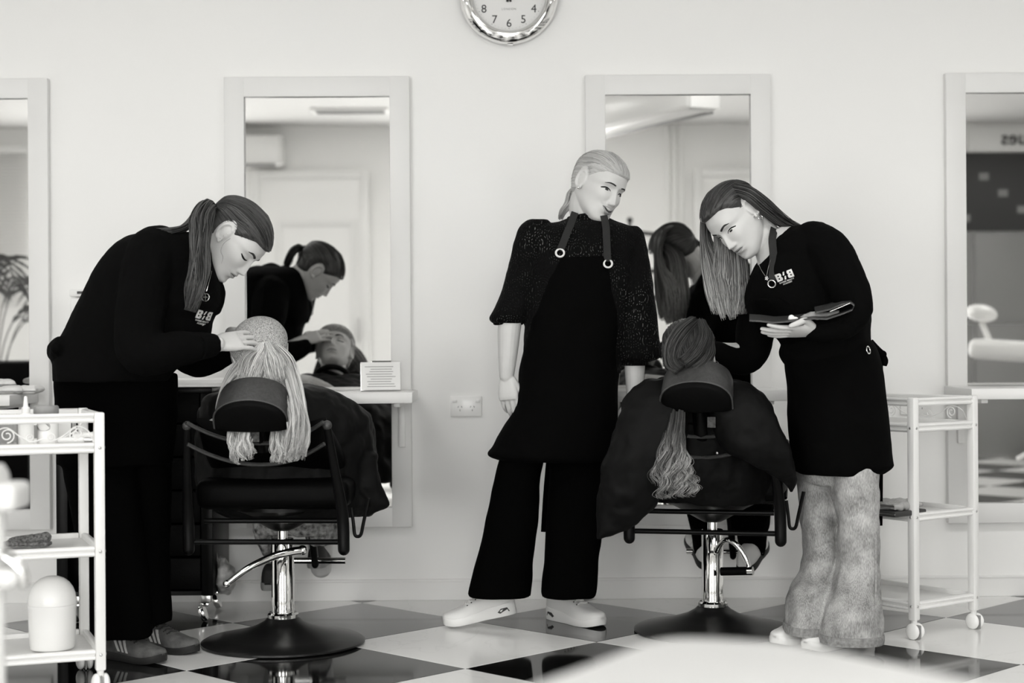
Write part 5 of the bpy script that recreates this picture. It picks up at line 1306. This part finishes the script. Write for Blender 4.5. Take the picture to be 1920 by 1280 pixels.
obj('ear_stud', ball(tuple(hB @ Vector((.081, -.002, -.030))), .0048, 10), M_SILVER, B)

# ================= the long haired stylist on the right
YC = -.97
hC = head_matrix(P(1382, 413, YC), (-.56, -.53, -.63), (-.70, -.02, .71), 1.05)
Cp = person('young woman with long light-tipped brown hair, black sweatshirt and washed jeans, holding an open case', PZ(1570, 1215, 0))
handC = hand_matrix(P(1532, 619, -1.21), (-.15, -.03, -.006), (.05, -.42, -1), .95)
handC2 = hand_matrix(P(1340, 655, -.87), (-.14, -.02, .02), (.2, -.3, 1), .95)
bodyC = fuse([xf(grid_part(head_grid(smile=0)), hC), *[xf(p, hC) for s in (-1, 1) for p in ear_parts(s)],
    limb([hC @ Vector((0, -.030, -.02)), hC @ Vector((0, -.036, -.08)), P(1448, 470, YC), P(1475, 480, YC)], [.058, .052, .056, .07]),
    limb([P(1475, 480, YC), P(1520, 560, YC), P(1540, 660, YC)], [.10, .11, .11]),
    limb([P(1500, 470, YC), P(1560, 470, -1.13), P(1602, 585, -1.18), P(1570, 612, -1.21), P(1530, 619, -1.21)], [.055, .05, .043, .038, .026]),
    limb([P(1470, 500, YC), P(1435, 540, -.82), P(1412, 655, -.84), P(1380, 662, -.85), P(1335, 655, -.87)], [.055, .05, .043, .036, .026]),
    *[xf(p, handC) for p in hand_parts(1, [(.05, .12, .10), (.02, .10, .10), (.0, .10, .1), (-.02, .10, .1)], .05, (.5, -.35, .4), .75)],
    *[xf(p, handC2) for p in hand_parts(-1, [(.3, .35, .2)] * 4, .06)]], .0026, 1)
obj('body', bodyC, M_SKIN, Cp); bvC = bvh_of(bodyC)
features(Cp, bvC, hC, 'open', 0, .0032)
swC = fuse([slab([(424, 1485, 1530, YC, .05), (434, 1462, 1556, YC, .11), (452, 1440, 1578, YC, .15), (480, 1432, 1594, YC, .17), (520, 1408, 1612, YC, .18), (560, 1398, 1626, YC, .18), (590, 1405, 1630, YC, .175), (620, 1440, 1628, YC, .165), (640, 1466, 1630, YC, .16), (665, 1462, 1640, YC, .16), (690, 1478, 1648, YC, .15)], 40, 4),
    limb([P(1525, 458, -1.04), P(1556, 476, -1.12), P(1590, 540, -1.17), P(1602, 578, -1.19), P(1580, 606, -1.20), P(1550, 616, -1.21), P(1528, 620, -1.21)], [.075, .074, .066, .058, .050, .042, .032]),
    limb([P(1470, 500, YC + .05), P(1440, 540, -.83), P(1418, 610, -.84), P(1408, 662, -.84), P(1380, 674, -.85), P(1340, 662, -.87)], [.08, .075, .066, .058, .050, .040])], .006, 3, [(.09, .009, 1), (.03, .003, 1)])
obj('sweatshirt', swC, M_SWEAT, Cp); bsC = bvh_of(swC)
lg = xf(logo_part(), Matrix.Translation(P(1473, 519, YC - .17)) @ Matrix.Rotation(math.radians(-20), 4, 'Y') @ FACE_CAM @ Matrix.Scale(.050, 4))
obj('emblem', project(subdivide_part(lg), bsC, (0, 1, 0), .0022), M_LOGO, Cp, False)
apC = fuse([slab([(560, 1402, 1470, YC - .09, .09), (600, 1420, 1560, YC - .05, .12), (640, 1463, 1632, YC, .155), (690, 1474, 1652, YC, .165), (740, 1477, 1658, YC, .165), (800, 1479, 1664, YC, .17), (860, 1486, 1670, YC, .17), (872, 1488, 1671, YC, .17), (886, 1494, 1652, YC, .165)], 40, 4, botcap=.85)], .006, 2, [(.09, .008, 1)])
obj('apron', apC, M_APRON, Cp)
sC1 = strap(Cp, [P(1452, 428, YC - .03), P(1448, 450, YC - .10), onto_px(bsC, 1450, 480, .010), onto_px(bsC, 1448, 524, .009)], .0125)
obj('eyelet', torus(tuple(onto_px(bsC, 1447, 532, .012)), .0120, .0022, Matrix.Rotation(math.radians(75), 4, 'X'), 28, 8), M_SILVER, sC1)
obj('waist_eyelet', torus(tuple(P(1628, 656, YC - .16)), .012, .0022, Matrix.Rotation(math.radians(70), 4, 'X') @ Matrix.Rotation(math.radians(50), 4, 'Y'), 24, 8), M_SILVER, Cp)
obj('apron_bow', merge(tube([P(1632, 640, YC), P(1646, 655, YC), P(1656, 664, YC)], .010, 10, sub=3), ball(tuple(P(1655, 664, YC)), .013, 10), tube([P(1655, 664, YC), P(1660, 676, YC), P(1659, 686, YC)], [.008, .010, .006], 10, sub=3), tube([P(1652, 668, YC + .03), P(1650, 780, YC + .10), P(1648, 985, YC + .13)], [.006, .012, .012], 8, flat=.3)), M_APRON, Cp)
nkC = obj('necklace', merge(tube([P(1417, 482, YC - .10), P(1427, 505, YC - .17), P(1437, 520, YC - .20)], .0008, 5, sub=3), tube([P(1437, 520, YC - .20), P(1441, 500, YC - .17), P(1446, 485, YC - .12)], .0008, 5, sub=3)), M_SILVER, Cp)
pc = onto_px(bsC, 1438, 522, .010); obj('pendant', merge(*[ball(tuple(pc + Vector((.0045 * math.cos(k * 1.26), 0, .0045 * math.sin(k * 1.26)))), .0034, 6) for k in range(5)], ball(tuple(pc), .0036, 6)), M_SILVER, nkC)
jn = fuse([slab([(800, 1496, 1655, YC + .01, .125), (850, 1498, 1652, YC + .01, .125), (885, 1500, 1642, YC + .01, .115), (905, 1503, 1640, YC + .01, .10)], 36, 4),
    slab([(860, 1496, 1566, YC + .06, .08), (885, 1495, 1566, YC + .06, .085), (950, 1500, 1571, YC + .05, .085), (980, 1501, 1572, YC + .04, .082), (1000, 1505, 1574, YC + .04, .080), (1045, 1507, 1572, YC + .03, .082), (1075, 1500, 1566, YC + .02, .088), (1100, 1484, 1556, YC + .0, .098), (1130, 1476, 1550, YC - .01, .105), (1160, 1476, 1542, YC - .02, .11), (1178, 1473, 1537, YC - .02, .113), (1181, 1473, 1537, YC - .02, .113)], 32, 4, botcap=.97),
    slab([(860, 1557, 1650, YC - .07, .085), (885, 1557, 1648, YC - .08, .088), (950, 1566, 1648, YC - .08, .086), (1000, 1573, 1648, YC - .09, .084), (1045, 1572, 1648, YC - .09, .086), (1080, 1566, 1649, YC - .10, .092), (1110, 1556, 1650, YC - .11, .10), (1145, 1546, 1650, YC - .12, .108), (1175, 1537, 1651, YC - .12, .113), (1196, 1538, 1651, YC - .12, .114), (1199, 1538, 1651, YC - .12, .114)], 32, 4, botcap=.97)], .005, 3, [(.10, .018, 1), (.045, .007, 1)])
obj('jeans', jn, M_JEANS, Cp); bj = bvh_of(jn)
M_HEM = mat('denim_hem', .3, .9, spec=.1, noise=(90, .2, .36), bump=(300, .2))
for rows in ([(1168, 1471, 1544, YC - .02, .120), (1174, 1470, 1543, YC - .02, .121), (1183, 1470, 1542, YC - .02, .121)], [(1185, 1533, 1655, YC - .12, .121), (1191, 1533, 1656, YC - .12, .122), (1201, 1533, 1655, YC - .12, .122)]):
    obj('jeans_hem', slab(rows, 48, 2, topcap=.97, botcap=.97), M_HEM, Cp)
strap(Cp, [onto_px(bj, 1642, y, .003) for y in (900, 960, 1020, 1080, 1140, 1180)], .003, M_HEM, 'jeans_seam')
shoe(Cp, PZ(1452, 1211, 0), PZ(1556, 1190, 0), style='lowtop', mu=M_SHOEW, ms=M_SOLEW, width=.050, high=.085)
shoe(Cp, PZ(1510, 1222, 0), PZ(1632, 1200, 0), style='lowtop', mu=M_SHOEW, ms=M_SOLEW, width=.050, high=.085)
mkC = hairline([(a, b + (.004 if a < .05 else -.004)) for a, b in LINE]); poleC = (-.05, -.95, -.22)
part, cols, flow, capC = hair_cap(hC, mkC, .012, poleC, fscale=(45, 45, 2))
hairC = hair_obj('hair', part, cols, M_HAIROMBRE, Cp, flow)
sp, sc = strands_part(cap_strands(hC, capC, mkC, poleC, 380, 8, r_end=.8), .0010, .0006, 3, 16)
sc = [(a, 0) for a, b in sc]; hair_obj('strands', sp, sc, M_HAIROMBRE, hairC)
lock = bundle([(P(1358, 362, -.94), .024, .05), (P(1332, 380, -.89), .022, .05), (P(1322, 415, -.855), .018, .05), (P(1324, 455, -.85), .024, .045), (P(1340, 500, -.86), .050, .04), (P(1352, 545, -.89), .058, .035), (P(1358, 580, -.91), .050, .03), (P(1364, 603, -.92), .036, .025)], 950, 25, short=.2, jit=.22, clumps=26)
lock2 = bundle([(P(1376, 356, -1.0), .022, .03), (P(1405, 364, -1.03), .024, .03), (P(1434, 387, -1.02), .025, .03), (P(1460, 410, -.99), .021, .03), (P(1488, 425, -.93), .014, .03), (P(1515, 438, -.86), .012, .03)], 480, 26, short=.05)
lock3 = bundle([(hC @ Vector((.062, -.04, .01)), .014, .02), (P(1428, 415, -1.02), .018, .02), (P(1446, 430, -1.0), .014, .02), (P(1466, 432, -.96), .012, .02), (P(1490, 428, -.92), .01, .02)], 150, 27, short=.05)
down = lambda v, d: v - Vector((0, 0, d))
lock4 = bundle([(hC @ Vector((.030, .0, .098)), .010, .015), (hC @ Vector((.064, -.01, .060)), .030, .03), (hC @ Vector((.086, -.012, -.01)), .045, .03), (down(hC @ Vector((.098, .0, -.04)), .09), .055, .03), (down(hC @ Vector((.098, .0, -.04)), .18), .058, .03), (down(hC @ Vector((.095, .0, -.04)), .25), .050, .025)], 760, 29, short=.15, jit=.2)
sp, sc = strands_part(lock + lock4, .0014, .0005, 4, 17); hair_obj('long_lock', sp, sc, M_HAIROMBRE, hairC)
sp, sc = strands_part(lock2, .0013, .0005, 4, 18); sc = [(a, b * .3) for a, b in sc]; hair_obj('long_lock', sp, sc, M_HAIROMBRE, hairC)
obj('earring', merge(torus(tuple(hC @ Vector((-.080, -.004, -.040))), .0075, .0011, Matrix.Rotation(math.radians(80), 4, 'X') @ Matrix.Rotation(math.radians(20), 4, 'Y'), 24, 6), ball(tuple(hC @ Vector((-.081, -.004, -.026))), .0025, 6)), M_SILVER, Cp)

# open case on her palm
t = thing('tool_case', 'open black leather tool case lying on the long haired stylists palm', 'case', tuple(P(1500, 606, -1.2)))
ed = [(1405, 601), (1425, 602), (1450, 605), (1475, 603), (1500, 600), (1525, 597), (1550, 598), (1575, 590), (1598, 581)]
rings = []
for i, (px, py) in enumerate(ed):
    a = P(px, py, -1.275); b = P(px, py - 4, -1.12) + Vector((0, 0, .012)); n_ = Vector((0, -.1, 1)).normalized() * .0025
    rings.append([a + n_, b + n_, b - n_, a - n_])
obj('base_leaf', loft(rings), M_LEATHER, t)
rings = []
for i, (px, py) in enumerate([(1598, 581), (1602, 573), (1596, 568), (1580, 570), (1556, 580), (1530, 586)]):
    a = P(px, py, -1.275); b = P(px - 4, py - 3, -1.12) + Vector((0, 0, .014)); n_ = Vector((.15, -.1, 1)).normalized() * .0028
    rings.append([a + n_, b + n_, b - n_, a - n_])
obj('cover_leaf', loft(rings), M_LEATHER, t)
obj('zip', tube([P(1556, 584, -1.279), P(1575, 576, -1.279), P(1594, 568, -1.279)], .0016, 6, sub=3), M_SILVER, t)
q = fuse([limb([P(1500, 598, -1.22), P(1522, 592, -1.22), P(1545, 592, -1.22), P(1572, 586, -1.22)], [.006, .013, .012, .009])], .003, 1, [(.015, .008, 2)])
obj('tools', q, M_GREY, t)
obj('cotton_tip', merge(ball(tuple(P(1484, 597, -1.24)), .012, 8, (.9, .8, 1)), ball(tuple(P(1491, 600, -1.24)), .011, 8)), M_PAPER, t)

# ================= the two reclined clients
def client(label, c, Y, smile=0, rz=0):
    R = Matrix.Rotation(rz, 3, 'Z'); f = R @ Vector((0, .76, .65)); u = R @ Vector((0, -.65, .76))
    M = head_matrix(c, f, u, 1.04); root = person(label, (c[0], Y + .3, 0)); return root, M, R
def reclined_body(M, R, c, legs):
    o = Vector(c); W = lambda x, y, z: o + R @ Vector((x, y, z))
    pr = [xf(grid_part(head_grid()), M), *[xf(p, M) for s in (-1, 1) for p in ear_parts(s)],
        limb([M @ Vector((0, -.03, -.03)), M @ Vector((0, -.025, -.09)), W(0, .13, -.19), W(0, .17, -.24)], [.056, .054, .062, .085]),
        limb([W(0, .16, -.24), W(0, .32, -.36), W(0, .46, -.40)], [.12, .13, .14])]
    for s in (-1, 1):
        pr.append(limb([W(s * .12, .16, -.22), W(s * .165, .20, -.25), W(s * .20, .34, -.34), W(s * .15, .50, -.26), W(s * .07 - .05, .58, -.15)], [.06, .058, .045, .04, .027]))
        if legs: pr.append(limb([W(s * .07, .46, -.42), W(s * .09, .70, -.46), W(s * .085, .84, -.62), W(s * .08, .93, -.80)], [.09, .075, .055, .04]))
    hm = hand_matrix(W(-.12, .585, -.105), R @ Vector((.15, .03, -.02)), R @ Vector((0, .45, 1)), .92)
    hm2 = hand_matrix(W(.03, .565, -.155), R @ Vector((-.15, .03, -.03)), R @ Vector((0, .45, 1)), .92)
    pr += [xf(p, hm) for p in hand_parts(-1 * -1, [(.25, .25, .2)] * 4, .05)] + [xf(p, hm2) for p in hand_parts(-1, [(.25, .25, .2)] * 4, .05)]
    return fuse(pr, .0034, 1)
cD = Vector((P(490, 668, -1.12).x, -1.12, .955))
D, hD, RD = client('reclined client with pale blond hair and knit band, under a black cape', cD, -1.12)
bodyD = reclined_body(hD, RD, cD, 1); obj('body', bodyD, M_SKIN, D); bvD = bvh_of(bodyD); features(D, bvD, hD, 'closed')
nkD = lambda o, R: limb([o + R @ Vector((0, .105, -.150)), o + R @ Vector((0, .15, -.20)), o + R @ Vector((0, .24, -.28))], [.068, .085, .15])
cpD = fuse([nkD(cD, RD), slab([(724, 440, 588, -.90, .10), (742, 388, 642, -.86, .18), (772, 372, 688, -.80, .25), (800, 374, 700, -.77, .29), (860, 372, 708, -.74, .31), (905, 376, 706, -.74, .31), (940, 396, 716, -.74, .30), (962, 430, 700, -.72, .29)], 44, 4, botcap=.8),
    slab([(850, 640, 708, -.84, .06), (900, 650, 708, -.86, .055), (925, 658, 717, -.86, .04), (945, 672, 729, -.86, .025), (958, 676, 708, -.86, .02), (968, 678, 690, -.86, .012)], 24, 4)], .007, 3, [(.11, .030, 1), (.045, .010, 1)])
obj('cape', cpD, M_CAPE, D); obj('cape_collar', torus(tuple(hD @ Vector((0, -.015, -.128))), .066, .012, hD.to_3x3().to_4x4(), 36, 8), M_CAPE, D)
skD = fuse([slab([(940, 470, 650, -.46, .12), (985, 474, 648, -.46, .10), (1000, 478, 645, -.46, .09)], 32, 3), slab([(985, 476, 512, -.46, .07), (1015, 482, 510, -.46, .06), (1040, 496, 508, -.46, .04)], 20, 3), slab([(985, 570, 649, -.46, .07), (1008, 574, 640, -.46, .07), (1021, 578, 616, -.46, .06)], 20, 3)], .006, 2, [(.04, .012, 1)])
obj('skirt', skD, M_FLORAL, D)
shoe(D, Vector((P(503, 1100, -.36).x, -.30, P(503, 1100, -.36).z)) + Vector((0, .12, -.0)), Vector((P(503, 1100, -.36).x, -.36, P(503, 1108, -.36).z)), style='lowtop', mu=M_SOLEG, ms=M_GREY, width=.042, high=.085)
shoe(D, Vector((P(590, 1062, -.36).x, -.18, P(590, 1062, -.30).z)), Vector((P(590, 1062, -.36).x, -.36, P(590, 1066, -.36).z)), style='lowtop', mu=M_SOLEG, ms=M_GREY, width=.042, high=.075)
# hair: cap, curtain over the headrest, loose lengths below it
mkD = hairline(LINE, False); poleD = (0, -.75, -.6)
part, cols, flow, capD = hair_cap(hD, mkD, .011, poleD, fscale=(40, 40, 2))
hairD = hair_obj('hair', part, cols, M_HAIRPALE, D, flow)
sp, sc = strands_part(cap_strands(hD, capD, mkD, (0, -.98, -.2), 380, 9, r_end=.9), .0011, .0006, 3, 19); hair_obj('strands', sp, sc, M_HAIRPALE, hairD)
tp = hD @ Vector((0, -.03, .118))
def fall(pts, n, seed, **k): return bundle([(P(px, py, Y), ra, rb) for px, py, Y, ra, rb in pts], n, seed, **k)
bvcap = bvh_of(xf(grid_part(capD), hD)); ihD = hD.inverted()
YV = bvcap.ray_cast(CAM, (P(497, 643, 0) - CAM).normalized())[0].y
right = fall([(500, 638, YV + .012, .012, .006), (530, 680, -1.23, .034, .03), (548, 725, -1.30, .028, .03), (558, 778, -1.36, .028, .03), (557, 825, -1.38, .034, .03), (546, 862, -1.385, .038, .025)], 900, 31, short=.1, wave=.004, clumps=40, jit=.25)
rmid = fall([(499, 638, YV + .010, .010, .005), (503, 655, YV - .010, .020, .008), (512, 682, -1.27, .036, .02), (522, 722, -1.31, .03, .02)], 480, 36, short=.03, jit=.25)
left = fall([(494, 638, YV + .012, .012, .006), (460, 680, -1.21, .032, .03), (428, 718, -1.24, .018, .02), (411, 765, -1.25, .012, .02), (416, 800, -1.27, .014, .02)], 500, 32, short=.05, clumps=24, jit=.25)
lmid = fall([(495, 638, YV + .010, .010, .005), (490, 655, YV - .010, .020, .008), (476, 682, -1.27, .040, .02), (464, 722, -1.31, .036, .02)], 520, 33, short=.03, jit=.25)
lowl = fall([(456, 745, -1.24, .040, .010), (452, 785, -1.29, .046, .014), (451, 815, -1.33, .046, .018), (454, 845, -1.345, .044, .020), (462, 868, -1.35, .038, .016)], 700, 34, short=.2, wave=.006, clumps=26, jit=.3)
lowr = fall([(524, 745, -1.24, .030, .010), (530, 785, -1.29, .034, .014), (533, 820, -1.33, .038, .018), (536, 850, -1.345, .040, .020), (538, 869, -1.35, .036, .016)], 620, 35, short=.2, wave=.006, clumps=22, jit=.3)
sp, sc = strands_part(right + left + rmid + lmid, .0010, .0004, 3, 20); hair_obj('loose_hair', sp, sc, M_HAIRPALE, hairD)
sp, sc = strands_part(lowl + lowr, .0010, .0004, 3, 28); hair_obj('loose_ends', sp, sc, M_HAIRPALE, hairD)
# knit band: a second shell forward of the parting, with rolled edges
def cap_local(px, py):
    h_ = bvcap.ray_cast(CAM, (P(px, py, 0) - CAM).normalized()); return ihD @ h_[0] if h_[0] is not None else Vector((0, 0, .1))
va = cap_local(496, 641); vl = cap_local(446, 682); kV = (va.y - vl.y) / max(abs(vl.x - va.x), .01); x0V = va.x
nk_mask = lambda x, y, z: (y - (va.y - kV * np.abs(x - x0V))) / math.sqrt(1 + kV * kV)
part, cols, flow, kD = hair_cap(hD, lambda x, y, z: np.minimum(nk_mask(x, y, z), np.maximum((z - .045), z * 0 - .02)), .0175, (0, 1, 0), inset=-.004, taper=False)
kb = obj('knit_band', part, M_KNIT, D); bvk = bvh_of(part)
for s in (-1, 1):
    pts = []
    for q in np.linspace(0, .064, 12):
        x = x0V + s * q; y = va.y - kV * q; d = Vector((x, y, .115 * math.sqrt(max(.05, 1 - (x / .080) ** 2 - (y / .11) ** 2))))
        o = hD @ (d.normalized() * .3); hit = bvk.ray_cast(o, (hD @ Vector((0, 0, 0)) - o).normalized())
        if hit[0] is not None: pts.append(hit[0])
    if len(pts) > 3: obj('rolled_edge', tube(pts, .0046, 8, round_end=True), M_KNITEDGE, kb)

cE = Vector((P(1292, 652, -1.0).x, -1.0, .945))
E_, hE, RE = client('reclined client with twisted brown hair and long waved ends, under a black cape', cE, -1.0, rz=math.radians(-10))
bodyE = reclined_body(hE, RE, cE, 0); obj('body', bodyE, M_SKIN, E_); bvE = bvh_of(bodyE); features(E_, bvE, hE, 'closed')
cpE = fuse([nkD(cE, RE), slab([(706, 1240, 1346, -.84, .07), (718, 1215, 1390, -.82, .13), (740, 1200, 1420, -.80, .20), (770, 1195, 1438, -.78, .25), (800, 1195, 1446, -.77, .27), (850, 1195, 1450, -.76, .28), (895, 1200, 1450, -.76, .28), (935, 1215, 1446, -.75, .25)], 44, 4, botcap=.8),
    slab([(712, 1205, 1262, -1.04, .06), (738, 1176, 1285, -1.07, .08), (766, 1164, 1290, -1.09, .09), (800, 1153, 1290, -1.10, .095), (850, 1137, 1282, -1.11, .095), (900, 1125, 1262, -1.11, .085), (950, 1117, 1226, -1.11, .06), (985, 1116, 1190, -1.11, .04), (1003, 1115, 1150, -1.11, .025), (1013, 1115, 1126, -1.11, .014)], 32, 4),
    slab([(712, 1330, 1396, -1.05, .06), (736, 1330, 1428, -1.09, .08), (766, 1332, 1447, -1.12, .09), (800, 1336, 1465, -1.13, .095), (840, 1352, 1482, -1.13, .09), (868, 1400, 1489, -1.12, .075), (890, 1446, 1495, -1.10, .055), (910, 1470, 1494, -1.07, .035), (926, 1480, 1488, -1.07, .018)], 32, 4)], .007, 3, [(.11, .022, 1), (.045, .010, 1)])
obj('cape', cpE, M_CAPE, E_); obj('cape_collar', torus(tuple(hE @ Vector((0, -.015, -.128))), .066, .012, hE.to_3x3().to_4x4(), 36, 8), M_CAPE, E_)
lgE = fuse([slab([(930, 1280, 1452, -.45, .14), (960, 1284, 1448, -.42, .12)], 30, 3), slab([(950, 1284, 1338, -.38, .07), (1000, 1296, 1334, -.33, .055), (1055, 1306, 1334, -.28, .05)], 22, 4), slab([(950, 1366, 1448, -.38, .08), (1000, 1380, 1440, -.33, .06), (1046, 1388, 1430, -.28, .05)], 22, 4)], .006, 2, [(.06, .010, 1)])
obj('trousers', lgE, M_TROUS, E_)
def tilted_shoe(root, px, py, Y, dx):
    c_ = P(px, py, Y); shoe(root, c_ + Vector((dx, .15, .085)), c_ + Vector((-dx * .6, -.06, .0)), style='striped', mu=M_SHOEW, ms=M_SOLEG, width=.044, high=.08)
tilted_shoe(E_, 1408, 1072, -.34, .06); tilted_shoe(E_, 1316, 1064, -.30, -.02)
poleE = (.15, -.95, .25)
part, cols, flow, capE = hair_cap(hE, hairline(LINE), .013, poleE, fscale=(40, 40, 2))
hairE = hair_obj('hair', part, cols, M_HAIRWAVE, E_, flow)
sp, sc = strands_part(cap_strands(hE, capE, hairline(LINE), poleE, 480, 10, r_end=.93), .0011, .0006, 3, 29); sc = [(a, 0) for a, b in sc]; hair_obj('strands', sp, sc, M_HAIRWAVE, hairE)
tw = []
for k, (pts, n) in enumerate((([(1300, 602, -1.06, .018, .02), (1278, 622, -1.12, .026, .02), (1262, 650, -1.15, .026, .02), (1262, 680, -1.16, .024, .02), (1280, 694, -1.17, .02, .02)], 320), ([(1312, 604, -1.06, .02, .02), (1318, 632, -1.11, .026, .02), (1302, 662, -1.16, .022, .02), (1276, 684, -1.17, .02, .02)], 320), ([(1328, 630, -1.05, .014, .02), (1330, 660, -1.10, .018, .02), (1316, 682, -1.15, .02, .02), (1296, 696, -1.16, .02, .02)], 240))):
    tw += fall(pts, n, 40 + k, short=.04)
sp, sc = strands_part(tw, .0011, .0005, 3, 37); sc = [(a, b * .25) for a, b in sc]; hair_obj('twisted_bun', sp, sc, M_HAIRWAVE, hairE)
lw = fall([(1270, 735, -1.12, .026, .012), (1268, 780, -1.175, .028, .016), (1262, 825, -1.22, .036, .020), (1258, 875, -1.235, .060, .022), (1261, 912, -1.24, .072, .020), (1263, 936, -1.24, .076, .018)], 900, 45, short=.3, wave=.013, wavek=14, clumps=30, jit=.4, sub=9)
sp, sc = strands_part(lw, .0008, .0003, 3, 38); hair_obj('waved_lengths', sp, sc, M_HAIRWAVE, hairE)
obj('hoop_earring', torus(tuple(hE @ Vector((.082, -.002, -.034))), .010, .0012, Matrix.Rotation(math.radians(80), 4, 'X'), 24, 6), M_SILVER, E_)
for o in list(SC.objects):
    if '_w' in o: del o['_w']
